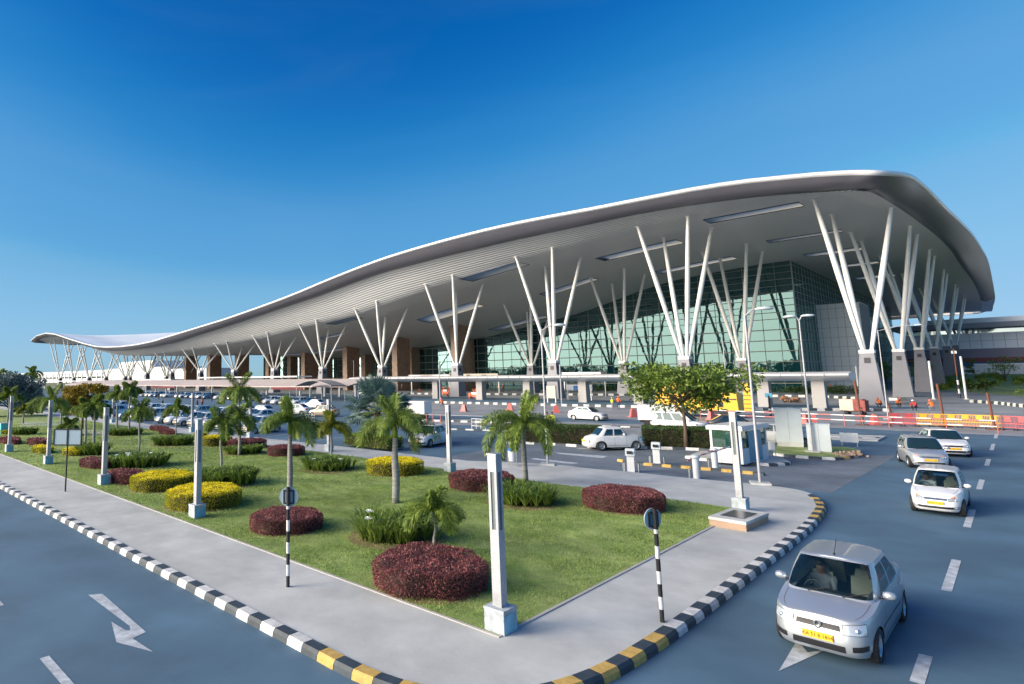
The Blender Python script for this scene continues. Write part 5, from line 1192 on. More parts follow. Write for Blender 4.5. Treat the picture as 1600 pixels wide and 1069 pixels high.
def car(name, label, cat, P, pnt, group=None, detail=True, plate='KA 02 C 4180', seats=False):
    """P: parameters of the body; x forward, z up; built round its wheelbase centre"""
    L2f, L2r, W = P['xf'], P['xr'], P['w']/2; hoodx, hoodz = zip(*P['shoulder']); wf, wr = P['axle']; R = P['wheel']; zs = P['sill']; ne = P.get('n', 4.2)
    o = thing(name, label, cat, (0, 0, 0), 0, group)
    N = 132
    def outline(n_, af, ar, b, ncount):
        th = np.linspace(0, math.pi, 3001); c, s_ = np.cos(th), np.sin(th)
        x = np.where(c > 0, af, ar)*np.sign(c)*np.abs(c)**(2/n_); y = b*np.abs(s_)**(2/n_); d = np.concatenate([[0], np.cumsum(np.hypot(np.diff(x), np.diff(y)))]); q = np.linspace(0, d[-1], ncount); return np.interp(q, d, x), np.interp(q, d, y), d[-1]
    X0, Y0, S = outline(ne, L2f, L2r, W, N); X0 = X0.copy()
    fprof = P.get('fprof', [(0, -.10), (.12, -.03), (.3, 0), (.5, -.02), (.75, -.07), (1, -.20)]); rprof = P.get('rprof', [(0, -.12), (.15, -.03), (.35, 0), (.6, -.02), (.85, -.06), (1, -.14)]); wprof = P.get('wprof', [(0, .93), (.2, .98), (.45, 1.0), (.7, .985), (.9, .95), (1, .90)])
    vs = [0, .06, .14, .24, .34, .44, .54, .64, .74, .84, .92, .97, 1.0]
    def shz(x): return interp(-x, [-a for a in hoodx], hoodz)
    arch = R*1.13
    def zbot(x):
        z = zs
        for a in (wf, wr):
            dx = abs(x-a)
            if dx < arch: z = max(z, R+math.sqrt(arch*arch-dx*dx)-.02)
        return z
    def SP(i, v):
        """surface point of the left side at outline index i (float) and height fraction v of the full side"""
        x0 = np.interp(i, range(N), X0); y0 = np.interp(i, range(N), Y0)
        off = interp(v, *zip(*fprof)) if x0 > 0 else interp(v, *zip(*rprof)); k = abs(x0)/(L2f if x0 > 0 else L2r); x = x0+math.copysign(1, x0)*off*min(1, max(0, (k-.55)/.45)); y = y0*interp(v, *zip(*wprof))
        zt = shz(x); return x, y, zs+(zt-zs)*v, zt
    rows = []
    K = 8
    for i in range(N):
        x0, y0, z0, zt = SP(i, 1); left = []
        for v in vs:
            x, y, z, zt_ = SP(i, v); zb_ = zbot(x) if y > W*.5 else zs
            if zb_ > zs: vv = (max(z, zb_)-zs)/(zt_-zs); z = zb_+(zt_-zb_)*v; x, y, _, _ = SP(i, min(1, (z-zs)/(zt_-zs)))
            left.append((x, y, z))
        cr_ = P.get('crown', .05); deck = []
        for k in range(1, K):
            t = 1-2*k/K; deck.append((x0, y0*t, z0+cr_*(1-t*t)*min(1, y0/W*1.2)))
        rows.append(left+deck+[(a, -b, c) for a, b, c in reversed(left)])
    nv = len(vs); gb = P['cab']  # cabin base front x, base rear x, top front x, top rear x, base half w, top half w, roof z
    bf, br, tf, tr_, bw_, tw, rz_ = gb
    nc = len(rows[0])
    def incab(i, j):
        if not (nv-1 <= j < nc-nv): return False
        x = (rows[i][j][0]+rows[i+1][j][0])/2; y = abs(rows[i][j][1]+rows[i][j+1][1])/2; return br+.12 < x < bf-.12 and y < bw_*.85
    m = MB(); m.grid(rows, 0, incab); m.build('body', pnt, o, smooth=38, weld=True)
    m = MB(); m.box(((bf+br)/2, 0, zs+.02), (bf-br-.1, bw_*1.7, shz(0)-zs-.34)); m.box((bf-.32, 0, .5), (.5, bw_*1.75, shz(bf)-.52)); m.build('interior', INT, o)
    m = MB(); m.box(((L2f-L2r)/2-.0, 0, zs-.04), (L2f+L2r-.7, P['w']-.52, .34)); m.build('chassis', M['rubber'], o)
    # greenhouse
    gn = 7.0; GN = 90; gv = [0, .06, .2, .4, .6, .78, .88, .95, 1.0]
    def GS(i, v):
        a_f, a_r, b = bf+(tf-bf)*v, br+(tr_-br)*v, bw_+(tw-bw_)*v; c0 = (a_f+a_r)/2; h = (a_f-a_r)/2; x, y, _ = _go[0][i], _go[1][i], 0
        x = c0+h*x; y = b*y+.03*math.sin(math.pi*v)*y; zb = shz(x)-.03+.04*(abs(_go[0][i]) > .9); z = zb+(rz_-zb)*v
        if v == 1: z = rz_
        return (x, y, z)
    _go = outline(gn, 1, 1, 1, 2001)[:2]
    # resample outline with even spacing in real size
    xx, yy = _go; hl, hw = (bf-br)/2, bw_; dd = np.concatenate([[0], np.cumsum(np.hypot(np.diff(xx)*hl, np.diff(yy)*hw))]); q = np.linspace(0, dd[-1], GN); _go = (np.interp(q, dd, xx), np.interp(q, dd, yy))
    grow = []
    for i in range(GN):
        left = [GS(i, v) for v in gv]; x0, y0, z0 = left[-1]; fr = (x0-tr_)/(tf-tr_); rc = P.get('rcrown', .06)
        deck = [(x0, y0*(1-2*k/8), z0+rc*(1-(1-2*k/8)**2)*min(1, y0/tw)+.0) for k in range(1, 8)]
        left = [(a, b, c+rc*.9*(v_**2)*(0.35 if abs(_go[0][i]) > .97 else 0)) for (a, b, c), v_ in zip(left, gv)]
        grow.append(left+deck+[(a, -b, c) for a, b, c in reversed(left)])
    NG = len(grow[0]); ng = len(gv); wins = P['wins']
    def cls(i, j):
        jj = j if j < ng-1 else (NG-2-j if NG-2-j < ng-1 else 99)
        if jj == 99: return 'p'
        v = (gv[jj]+gv[jj+1])/2; xo = (_go[0][i]+_go[0][i+1])/2; yo = (_go[1][i]+_go[1][i+1])/2
        if yo < .93 and xo > .9: return 'f' if .03 < v < .95 and yo < .90 else 'p'
        if yo < .93 and xo < -.9: return 'b' if .1 < v < .93 and yo < .86 else 'p'
        s_ = (1-xo)/2
        for k, (a, b) in enumerate(wins):
            if a < s_ < b and .06 < v < .88: return 's%d' % k
        return 'p'
    C = {}
    for i in range(GN-1):
        for j in range(NG-1): C.setdefault(cls(i, j) if j < NG//2 else cls(i, j)+'R', []).append((i, j))
    def part(nm, keys, mt, par=o, sm=40):
        ks = set(q_ for k in keys for q_ in C.get(k, [])); 
        if not ks: return None
        mm = MB(); mm.grid(grow, 0, lambda i, j: (i, j) not in ks); return mm.build(nm, mt, par, smooth=sm, weld=True)
    part('roof', ['p', 'pR'], pnt); gm = CG if seats else CGD
    part('windscreen', ['f', 'fR'], gm); part('rear_window', ['b', 'bR'], gm)
    for k in range(len(wins)):
        for suf in ('', 'R'): part('side_window', ['s%d%s' % (k, suf)], gm)
    # wheels
    wm = None
    for ax in (wf, wr):
        for sy in (1, -1):
            yw = sy*(W-.115)
            t = MB(); rt = .19 if R < .31 else .2; wd = .095
            t.lathe([(R*.66, -wd), (R*.9, -wd), (R*.98, -wd*.8), (R, -wd*.4), (R, wd*.4), (R*.98, wd*.8), (R*.9, wd), (R*.66, wd)], 28, (ax, yw, R), 'y'); ty = t.build('wheel', M['rubber'], o, smooth=40)
            t = MB(); yo = sy*(wd*.85); t.lathe([(0, yo*.9), (R*.14, yo*.95), (R*.2, yo*.5), (R*.5, yo*.45), (R*.60, yo), (R*.67, yo*1.02), (R*.67, -yo*.5)], 24, (ax, yw, R), 'y'); hb_ = t.build('rim', RIM, ty, smooth=50)
            t = MB()
            for k in range(9):
                a = k*2*math.pi/9; c_, s_ = math.cos(a), math.sin(a); yy_ = yw+yo*.56; r0, r1, hw_ = R*.27, R*.52, R*.07; t.add([(ax+r0*c_+hw_*.5*s_, yy_, R+r0*s_-hw_*.5*c_), (ax+r1*c_+hw_*s_, yy_, R+r1*s_-hw_*c_), (ax+r1*c_-hw_*s_, yy_, R+r1*s_+hw_*c_), (ax+r0*c_-hw_*.5*s_, yy_, R+r0*s_+hw_*.5*c_)], [(0, 1, 2, 3)])
            t.build('rim_slots', M['black'], ty)
    # conforming patches: corner list in (y or x side param, height)
    seg = S/(N-1)
    def idx_front(y): 
        k = np.argmax(Y0 >= abs(y)) if abs(y) < W*.995 else N//2; y_a, y_b = Y0[max(k-1, 0)], Y0[k]; return max(0, k-1+(abs(y)-y_a)/max(1e-6, y_b-y_a))
    def idx_x(x): return float(np.interp(-x, -X0, range(N)))
    def pt(i, z, side, off):
        x0 = np.interp(i, range(N), X0); v = .5
        for _k in range(5): zt = shz(SP(i, v)[0]); v = max(0, min(1, (z-zs)/(zt-zs)))
        x, y, _, _ = SP(i, v)
        a, b = Vector(SP(max(0, i-.5), v)[:3]), Vector(SP(min(N-1, i+.5), v)[:3]); c, d = Vector(SP(i, max(0, v-.06))[:3]), Vector(SP(i, min(1, v+.06))[:3])
        nrm = (b-a).cross(d-c); nrm.normalize() if nrm.length > 1e-9 else None
        if nrm.length < .5: nrm = Vector((1 if x > 0 else -1, 0, 0))
        if nrm.dot(Vector((x, y, 0))) < 0: nrm = -nrm
        p = Vector((x, y, z))+nrm*off; return Vector((p.x, p.y*side, p.z))
    def patch(m, quad, side=1, off=.006, nu=8, nvv=4, mi=0):
        (i0, z0), (i1, z1), (i2, z2), (i3, z3) = quad; rs = []
        for b in range(nvv+1):
            s_ = b/nvv; r = []
            for a in range(nu+1):
                t = a/nu; i = (i0*(1-t)+i1*t)*(1-s_)+(i3*(1-t)+i2*t)*s_; z = (z0*(1-t)+z1*t)*(1-s_)+(z3*(1-t)+z2*t)*s_; r.append(pt(i, z, side, off))
            rs.append(r)
        m.grid(rs, mi, flip=side > 0)
    F = idx_front
    for sd in (1, -1):
        for nm, y0, y1, za, zb, zc, zd, mt in P['lights']:
            ff = lambda y: idx_front(min(y, W*.99)) if y < W else idx_x(L2f-y+W)
            if mt == 'h': mm = MB(); patch(mm, [(F(y0-.015), za-.012), (ff(y1+.015), zb-.012), (ff(y1+.015), zc+.012), (F(y0-.015), zd+.012)], sd, .007); mm.build('lamp_surround', M['seam'], o, smooth=True)
            mm = MB(); patch(mm, [(F(y0), za), (F(W)*0+idx_front(min(y1, W*.99)) if y1 < W else idx_x(L2f-y1+W), zb), (idx_front(min(y1, W*.99)) if y1 < W else idx_x(L2f-y1+W), zc), (F(y0), zd)], sd, .012); q_ = mm.build(nm, dict(h=HL, i=IND, g=M['black'])[mt], o, smooth=True)
            if mt == 'h' and detail: ce = pt(F((y0+min(y1, W*.97))/2), (za+zd)/2+.01, sd, .0); mm = MB(); mm.lathe([(0, .012), (.03, .008), (.045, -.012)], 14, (0, 0, 0), 'z'); mm.v = [(ce.x+.014+c_, ce.y+a_, ce.z+b_) for a_, b_, c_ in mm.v]; mm.build('lens', CHR, q_, smooth=True)
        mm = MB(); x_ = -(L2r-.03); patch(mm, [(idx_x(x_+.22), P['tail'][0]), (N-1-F(W*.62), P['tail'][0]), (N-1-F(W*.62), P['tail'][1]), (idx_x(x_+.22), P['tail'][1])], sd, .01); mm.build('tail_light', TL, o, smooth=True)
        # door seams, side strip, handles
        mm = MB()
        for x_ in P['seams']:
            i = idx_x(x_); h = .007/seg; patch(mm, [(i-h, zbot(x_)+.05), (i+h, zbot(x_)+.05), (i+h, shz(x_)-.015), (i-h, shz(x_)-.015)], sd, .003, 1, 6)
        i0, i1 = idx_x(P['seams'][0]), idx_x(P['seams'][-1]); patch(mm, [(i0, zs+.11), (i1, zs+.11), (i1, zs+.125), (i0, zs+.125)], sd, .003, 20, 1); mm.build('door_seams', M['seam'], o)
        mm = MB(); patch(mm, [(idx_x(wf-arch-.02), .50), (idx_x(wr+arch), .50), (idx_x(wr+arch), .56), (idx_x(wf-arch-.02), .56)], sd, .012, 24, 1) if P.get('strip') else None
        if mm.v: mm.build('side_strip', M['black'] if P['strip'] == 'b' else pnt, o)
        for x_ in P['handles']: c_ = pt(idx_x(x_), shz(x_)-.13, sd, .03); mm = MB(); mm.box((c_.x, c_.y, c_.z-.012), (.17, .03, .03)); mm.build('door_handle', pnt, o)
        xm = bf-.42 if not P.get('mx') else P['mx']; ym = sd*(bw_+.10); zm = shz(xm)+.05; mm = MB(); mm.lathe([(0, -.11), (.07, -.09), (.095, 0), (.075, .09), (0, .12)], 10, (0, 0, 0), 'y'); mm.v = [(xm+a_*.8, ym+sd*.04+b_, zm+.03+c_*.85) for a_, b_, c_ in mm.v]; q_ = mm.build('wing_mirror', pnt, o, smooth=True); mm = MB(); mm.tube([(xm, sd*(bw_-.03), zm-.05), (xm, ym, zm)], .025, 6); mm.build('mirror_arm', M['black'], q_)
    for nm, y1, za, zb, mt, off in P['front']:   # symmetric front pieces
        mm = MB()
        for sd in (1, -1): patch(mm, [(0.001, za), (F(y1), za+(.0)), (F(y1*.97), zb), (0.001, zb)], sd, off, 8, 3)
        g_ = mm.build(nm, mt, o, smooth=True)
        if nm == 'grille' and detail and not P.get('badge'):
            mm = MB()
            for k in range(1, 4):
                zz = za+(zb-za)*k/4
                for sd in (1, -1): patch(mm, [(0.001, zz), (F(y1*.95), zz), (F(y1*.95), zz+.004), (0.001, zz+.004)], sd, off+.006, 8, 1)
            mm.build('grille_bars', CHR, g_)
    if detail:   # bonnet shut lines
        
        for sd in (1, -1):
            mm = MB(); row = []
            for q_ in np.linspace(idx_x(bf-.02), F(W*.80), 14):
                x0, y0, z0, zt = SP(q_, 1); yy_ = y0*.86 if y0 > .1 else y0; row.append((x0, yy_*sd, z0+P.get('crown', .05)*(1-.74)*min(1, y0/W*1.2)+.003, y0))
            for a, b in zip(row, row[1:]): mm.add([(a[0], a[1]-.005, a[2]), (b[0], b[1]-.005, b[2]), (b[0], b[1]+.005, b[2]), (a[0], a[1]+.005, a[2])], [(0, 1, 2, 3)])
            mm.build('bonnet_seam', M['seam'], o)
        mm = MB(); patch(mm, [(0.001, P['lights'][0][6]+.012), (F(P['lights'][0][1]), P['lights'][0][6]+.0), (F(P['lights'][0][1]), P['lights'][0][6]+.007), (0.001, P['lights'][0][6]+.019)], 1, .003, 8, 1); patch(mm, [(0.001, P['lights'][0][6]+.012), (F(P['lights'][0][1]), P['lights'][0][6]+.0), (F(P['lights'][0][1]), P['lights'][0][6]+.007), (0.001, P['lights'][0][6]+.019)], -1, .003, 8, 1)
        mm.build('bonnet_front_seam', M['seam'], o)
    zpl = P['plate']; pf = pt(0.2, zpl+.05, 1, .03); mm = MB(); mm.box((pf.x+.0, 0, zpl), (.02, .50, .115)); pl = mm.build('number_plate', PLY, o)
    cu = bpy.data.curves.new('plate_text', 'FONT'); cu.body = plate; cu.size = .088; cu.align_x = 'CENTER'; cu.resolution_u = 1; to = bpy.data.objects.new('plate_text', cu); COL.objects.link(to); dg = bpy.context.evaluated_depsgraph_get(); me = bpy.data.meshes.new_from_object(to.evaluated_get(dg)); bpy.data.objects.remove(to); bpy.data.curves.remove(cu)
    me.materials.clear(); me.materials.append(M['black']); t_ = bpy.data.objects.new('plate_text', me); COL.objects.link(t_); t_.parent = pl; t_.rotation_euler = (R_(90), 0, R_(90)); t_.location = (pf.x+.013, 0, zpl+.028)
    mm = MB(); mm.box((-pt(N-1.2, .6, 1, 0).x*-1-.025, 0, .62), (.02, .5, .115)); mm.build('rear_plate', PLY, o)
    # wipers, aerial
    if detail:
        mm = MB()
        for y in (-.35, .25):
            p0 = Vector((bf-.02, y, shz(bf)+.045)); p1 = Vector((bf+(tf-bf)*.22+.03, y+.45, shz(bf)+(rz_-shz(bf))*.22+.05)); mm.tube([p0, p1], .010, 4)
        mm.build('wipers', M['black'], o)
        mm = MB(); mm.tube([(tf-.12, 0, rz_+.06), (tf-.42, 0, rz_+.30)], .006, 5); mm.lathe([(0, .05), (.025, .05), (.02, .08), (0, .08)], 8, (tf-.12, 0, rz_)); mm.build('aerial', M['black'], o)
    if P.get('badge'): mm = MB(); ba = pt(0.2, P['badge'], 1, .03); mm.lathe([(.03, 0), (.055, .012), (.07, 0)], 20, (0, 0, 0), 'z'); mm.v = [(ba.x+c_, a_, ba.z+b_*1.2) for a_, b_, c_ in mm.v]; mm.build('emblem', CHR, o, smooth=True)
    if seats:
        for x_, y_ in ((.1, .36), (.1, -.36), (-.85, .36), (-.85, -.36)):
            mm = MB(); mm.box((x_, y_, .38), (.5, .48, .16)); mm.box((x_-.28, y_, .5), (.13, .46, .56), taper=(.7, .85)); mm.box((x_-.30, y_, 1.06), (.09, .26, .16), taper=(.8, .8)); mm.build('seat', SEAT, o)
        mm = MB(); ang = [2*math.pi*k/16 for k in range(17)]; mm.tube([(.62-.07*math.sin(a_), -.36+.18*math.cos(a_), .86+.17*math.sin(a_)) for a_ in ang], .014, 6, caps=False); mm.build('steering_wheel', M['black'], o)
    return o
SEDAN = dict(xf=2.02, xr=2.20, w=1.72, sill=.19, wheel=.30, axle=(1.28, -1.32), shoulder=[(2.2, .62), (1.95, .70), (1.5, .80), (1.0, .88), (.7, .92), (-.5, .95), (-1.4, .99), (-2.1, .96), (-2.4, .9)], cab=(1.02, -1.72, .32, -.98, .78, .60, 1.42), wins=[(.15, .47), (.50, .80)],
    lights=[('headlight', .42, 1.0, .56, .60, .69, .66, 'h'), ('fog_lamp', .50, .72, .30, .32, .40, .38, 'g')], front=[('grille', .40, .57, .655, M['black'], .01), ('air_intake', .48, .27, .38, M['black'], .008)], plate=.43, tail=(.68, .88), seams=[.72, -.28, -1.08], handles=[-.12, -.98], n=4.4, strip=None)
LOGAN = dict(SEDAN, xf=2.02, xr=2.24, w=1.74, fprof=[(0, -.08), (.12, -.02), (.3, 0), (.5, -.015), (.75, -.05), (1, -.13)], crown=.035, rcrown=.045, wprof=[(0, .94), (.2, .985), (.45, 1.0), (.7, .995), (.9, .975), (1, .945)], shoulder=[(2.2, .72), (1.95, .775), (1.5, .85), (1.0, .93), (.8, .96), (-.5, .985), (-1.4, 1.03), (-2.1, 1.03), (-2.4, .98)], cab=(1.10, -1.66, .42, -1.02, .81, .655, 1.50), wins=[(.16, .47), (.50, .80)], axle=(1.31, -1.32), wheel=.31, n=5.4,
    lights=[('headlight', .42, 1.08, .575, .60, .76, .715, 'h'), ('fog_lamp', .54, .76, .31, .34, .43, .40, 'g')], front=[('grille', .37, .61, .695, M['black'], .01), ('air_intake', .44, .27, .38, M['black'], .008)], plate=.42, badge=.655, strip='p')
HATCH = dict(SEDAN, xf=1.86, xr=1.84, w=1.66, shoulder=[(2.0, .60), (1.8, .69), (1.45, .79), (1.0, .88), (.75, .92), (-.5, .95), (-1.3, .99), (-1.9, .97)], cab=(.98, -1.78, .28, -1.32, .76, .60, 1.46), wins=[(.15, .45), (.48, .74), (.77, .87)], axle=(1.18, -1.22), n=4.0,
    lights=[('headlight', .40, .95, .555, .60, .67, .63, 'h'), ('indicator', .46, .97, .655, .675, .725, .665, 'i'), ('fog_lamp', .52, .68, .30, .31, .37, .36, 'h')], front=[('grille', .36, .575, .635, CHR, .01), ('air_intake', .60, .29, .37, M['black'], .008)], plate=.42, seams=[.70, -.28, -1.05], handles=[-.12, -.95])
AMB = dict(xf=2.05, xr=2.22, w=1.66, sill=.24, wheel=.33, axle=(1.22, -1.24), shoulder=[(2.3, .80), (2.0, .90), (1.5, .98), (.9, 1.02), (.5, 1.03), (-.8, 1.03), (-1.5, 1.0), (-1.9, .90), (-2.2, .72), (-2.4, .6)], cab=(.78, -1.42, .42, -.92, .70, .55, 1.53), wins=[(.13, .47), (.52, .84)], crown=.10, rcrown=.09, n=3.2,
    wprof=[(0, .96), (.2, 1.0), (.45, 1.0), (.7, .96), (.9, .9), (1, .82)], fprof=[(0, 0), (.2, 0), (.4, -.05), (.6, -.03), (.8, -.04), (1, -.16)],
    lights=[('headlight', .48, .72, .66, .66, .86, .86, 'h')], front=[('grille', .36, .50, .78, M['black'], .02), ('bumper', .78, .36, .46, CHR, .08)], plate=.30, tail=(.55, .72), seams=[.55, -.30, -1.0], handles=[-.15, -.88], strip=None)
MPV = dict(SEDAN, xf=2.2, xr=2.35, w=1.77, wheel=.33, sill=.22, shoulder=[(2.4, .75), (2.1, .85), (1.6, .95), (1.1, 1.02), (-.5, 1.05), (-1.5, 1.08), (-2.4, 1.05)], cab=(1.30, -2.26, .45, -2.02, .82, .66, 1.74), wins=[(.17, .42), (.445, .66), (.685, .93)], axle=(1.36, -1.39), n=4.4, lights=[('headlight', .45, .84, .70, .72, .86, .80, 'h')], front=[('grille', .40, .70, .80, CHR, .01), ('air_intake', .5, .36, .46, M['black'], .008)], plate=.50, tail=(.9, 1.15), seams=[.85, -.20, -1.25], handles=[-.05, -1.1])

def heading(a, b):
    return math.atan2(b.y-a.y, b.x-a.x)
near = car('silver_sedan', 'silver sedan with a dark-framed windscreen and two people inside, nearest the camera', 'car', LOGAN, PS, seats=True, plate='KA 51 B 1804')
# left-hand wheels touch (1371,1037) front and (1410,968.7) rear in the photo; nose points to -Y
def by_wheels(o, f, r, side, P, label=None, sc=(1, 1, 1)):
    o.scale = sc; a, b = G(*f), G(*r); h = heading(b, a); W = (P['w']/2-.1)*sc[1]; fx_ = Vector((math.cos(h), math.sin(h))); lf = Vector((-fx_.y, fx_.x)); mid = (a.to_2d()+b.to_2d())/2-fx_*((P['axle'][0]+P['axle'][1])/2)-lf*W*side
    place(o, (mid.x, mid.y, 0), h, label); return o
by_wheels(near, (1371, 1037), (1410, 968.7), 1, LOGAN, sc=(1.0, .86, .94))
hatch = car('white_hatchback', 'white hatchback heading down the right road behind the silver sedan', 'car', HATCH, PW, seats=True, plate='KA 09 C 9099')
by_wheels(hatch, (1506, 808), (1513, 789), 1, HATCH, sc=(1.0, .86, .94))
h2 = car('silver_hatchback', 'silver hatchback turning onto the road, overlapping the white sedan', 'car', HATCH, PS, plate='KA 01 C 3377')
by_wheels(h2, (1424.4, 731.5), (1404.5, 720), -1, HATCH)
sed = car('white_sedan', 'white sedan with a yellow plate, behind the silver hatchback on the road', 'car', SEDAN, PW, plate='KA 04 C 2626')
c = G(1484, 713); place(sed, (c.x-.3, c.y+1.4, 0), R_(-73))
amb = car('vintage_car', 'rounded white vintage saloon between the two dark box hedges', 'car', AMB, PW, plate='KA 03 1955')
by_wheels(amb, (995.5, 703.6), (939, 704.6), -1, AMB, sc=(.94, .92, .93))
s2 = copy_tree(sed); by_wheels(s2, (930, 658), (899, 656.5), -1, SEDAN, 'white sedan driving alone along the middle lane left of the broad leafy tree')
mpv = car('white_people_carrier', 'white people carrier partly hidden by the box hedge and leafy tree', 'car', MPV, PW); by_wheels(mpv, (1088, 679), (1033, 676), -1, MPV)
s3 = copy_tree(sed); by_wheels(s3, (1250, 698), (1191, 695), -1, SEDAN, 'white car crossing behind the tall pale cabinet')
c = G(1150, 676); s4 = car('dark_sedan', 'dark grey car whose roof shows above the kiosk roof', 'car', SEDAN, PD); place(s4, (c.x, c.y, 0), R_(20))
c = G(652, 699); s5 = copy_tree(sed); place(s5, (c.x-.2, c.y+1.6, 0), R_(-80), 'white sedan facing the camera behind the tall middle palm')
c = G(502, 651); s6 = copy_tree(sed); place(s6, (c.x, c.y+.4, 0), R_(200), 'beige sedan by the white railing left of the fan palm')
for ch in kids(s6):
    if ch.name.split('.')[0] in ('body', 'roof'): ch.material_slots[0].link = 'OBJECT'; ch.material_slots[0].material = PBG
for px, py, rz, lab in ((378, 651, 200, 'white hatchback right of the tall dark-stemmed palm'), (408, 651, 195, 'white car just right of the hatchback beyond the dark-stemmed palm'), (463, 648, 200, 'white car behind the ragged palm crown'), (492, 638, 190, 'small white car beyond the beige sedan')):
    c = G(px, py); q = copy_tree(hatch if False else sed) if px != 378 else copy_tree(h2)
    place(q, (c.x, c.y, 0), R_(rz), lab)
    if px == 378:
        for ch in kids(q):
            if ch.name.split('.')[0] in ('body', 'roof', 'door_handle', 'wing_mirror'): ch.material_slots[0].link = 'OBJECT'; ch.material_slots[0].material = PW
def recolour(q, mt):
    for ch in KIDS.get(q.name) or kids(q):
        if ch.name.split('.')[0] in ('body', 'roof', 'door_handle', 'wing_mirror'): ch.material_slots[0].link = 'OBJECT'; ch.material_slots[0].material = mt
rp = random.Random(11)
def park_row(where, Y, x0, n, step, group, face=-90, holes=(), zz=0, p0=0):
    kind = ['white', 'white', 'silver', 'white', 'white', 'blue', 'white', 'silver', 'white', 'white']; cnt = {}
    for i in range(n):
        if i in holes: continue
        k = kind[(i*3+i//4+p0) % 10]; src = (h2 if (i+p0) % 3 == 0 else sed); q = copy_tree(src); ty = 'hatchback' if src is h2 else 'sedan'
        recolour(q, dict(white=PW, silver=PS, blue=PB, dark=PD)[k]); cnt[i] = 1
        place(q, (x0-step*i, Y+rp.uniform(-.25, .25), zz), R_(face+rp.uniform(-3, 3)), f'{k} {ty}, {ORD[len(cnt)-1]} car from the right in {where}', group)
park_row('the parking row nearest the lawn', 31.3, -47.2, 12, 2.62, 'cars parked facing the lawn', holes=(8,))
park_row('the far-left parking row along the same kerb', 31.8, -84, 14, 2.75, 'cars parked facing the lawn, far left', p0=2, holes=(5, 6))
park_row('the second parking row from the lawn', 38.6, -57.5, 13, 2.8, 'cars parked in the second row', face=90, p0=1, holes=(4,))
park_row('the second row at the far left', 39.5, -100, 12, 2.9, 'cars parked in the second row, far left', face=90, p0=4, holes=(2, 7))
park_row('the row in front of the tan canopy', 73, -112, 20, 3.0, 'cars parked before the tan canopy', p0=3, holes=(6, 13))
park_row('the row beside the arched canopy', 66, -84, 5, 3.1, 'cars parked near the arched canopy', p0=5)
# truck, trailer, yellow machine
def truck(px, py, rz, label, L=6.2, Wd=2.2, H=2.5):
    c = G(px, py); o = thing('van_truck', label, 'truck', (c.x, c.y, 0), R_(rz)); m = MB(); m.box((-.6, 0, .7), (L*.68, Wd, H-.5)); m.build('cargo_box', PW, o)
    m = MB(); rowsc = [[Vector((x, y, z)) for x, z in ((L*.29, .5), (L*.46, .5), (L*.47, 1.2), (L*.40, 2.0), (L*.29, 2.1), (L*.29, .5))] for y in (-Wd*.45, Wd*.45)]; m.grid(rowsc); m.add(rowsc[0][:-1], [(0, 1, 2, 3, 4)]); m.add(rowsc[1][:-1], [(4, 3, 2, 1, 0)]); cb = m.build('cab', PW, o)
    m = MB(); m.add([(L*.472+.005, -Wd*.4, 1.25), (L*.472+.005, Wd*.4, 1.25), (L*.405+.01, Wd*.38, 1.95), (L*.405+.01, -Wd*.38, 1.95)], [(0, 1, 2, 3)]); 
    for s in (-1, 1): m.add([(L*.31, s*(Wd*.452), 1.25), (L*.45, s*(Wd*.452), 1.25), (L*.40, s*(Wd*.452), 1.9), (L*.31, s*(Wd*.452), 1.9)], [(0, 1, 2, 3)])
    m.build('windows', CGD, cb); m = MB(); m.box((0, 0, .45), (L*.9, Wd*.5, .25)); m.build('chassis', M['black'], o)
    for x in (-L*.28, L*.36):
        for s in (-1, 1): m = MB(); m.lathe([(0, -.12), (.4, -.12), (.42, 0), (.4, .12), (0, .12)], 18, (x, s*Wd*.4, .42), 'y'); m.build('wheel', M['rubber'], o)
    return o
truck(648, 655, 190, 'white box truck half hidden behind the tall middle palm', 3.6, 1.7, 1.9)
truck(1040, 668, 15, 'white and dark light truck behind the broad leafy tree', 4.6, 1.9, 1.9)
c = G(1337, 649); o = thing('compressor_trailer', 'wheeled site compressor, cream at one end and rust red at the other', 'trailer', (c.x, c.y, 0), R_(-8)); o.scale = (.5, .7, .72)
m = MB(); m.box((-1.2, 0, .75), (2.5, 1.7, 1.75)); m.build('cream_body', mat('cream', (.55, .46, .38), .6, var=.1, scale=2), o); m = MB(); m.box((1.15, 0, .75), (2.2, 1.75, 1.6)); m.box((0, 0, 2.35), (3.6, 1.6, .15)); m.build('red_body', mat('rust_red', (.25, .06, .05), .7, var=.2, scale=2), o); m = MB(); m.box((0, 0, .55), (5, 1.2, .2)); m.build('chassis', M['black'], o)
for x in (-1.4, 1.4):
    for s in (-.7, .7): m = MB(); m.lathe([(0, -.12), (.36, -.12), (.38, 0), (.36, .12), (0, .12)], 16, (x, s, .38), 'y'); m.build('wheel', M['rubber'], o)
c = G(1092, 651); o = thing('yellow_machine', 'long yellow construction machine behind the broad leafy tree', 'construction vehicle', (c.x, c.y, 0), R_(2))
m = MB(); m.box((0, 0, .8), (8.6, 2.4, 1.9), taper=(.97, .95)); m.build('body', M['yellow_machine'], o); m = MB(); m.box((-.5, 0, 2.7), (6, 1.9, 1.2), taper=(.9, .9)); m.build('upper_hood', M['yellow_machine'], o); m = MB(); m.box((0, 0, .5), (8, 2, .3)); m.box((0, -1.22, 2.0), (8.3, .02, .12)); m.box((2.6, -1.23, 1.2), (.5, .03, .5)); m.build('trim', M['black'], o)
for x in (-3, -1.6, 3):
    for s in (-1.05, 1.05): m = MB(); m.lathe([(0, -.15), (.5, -.15), (.52, 0), (.5, .15), (0, .15)], 16, (x, s, .52), 'y'); m.build('wheel', M['rubber'], o)
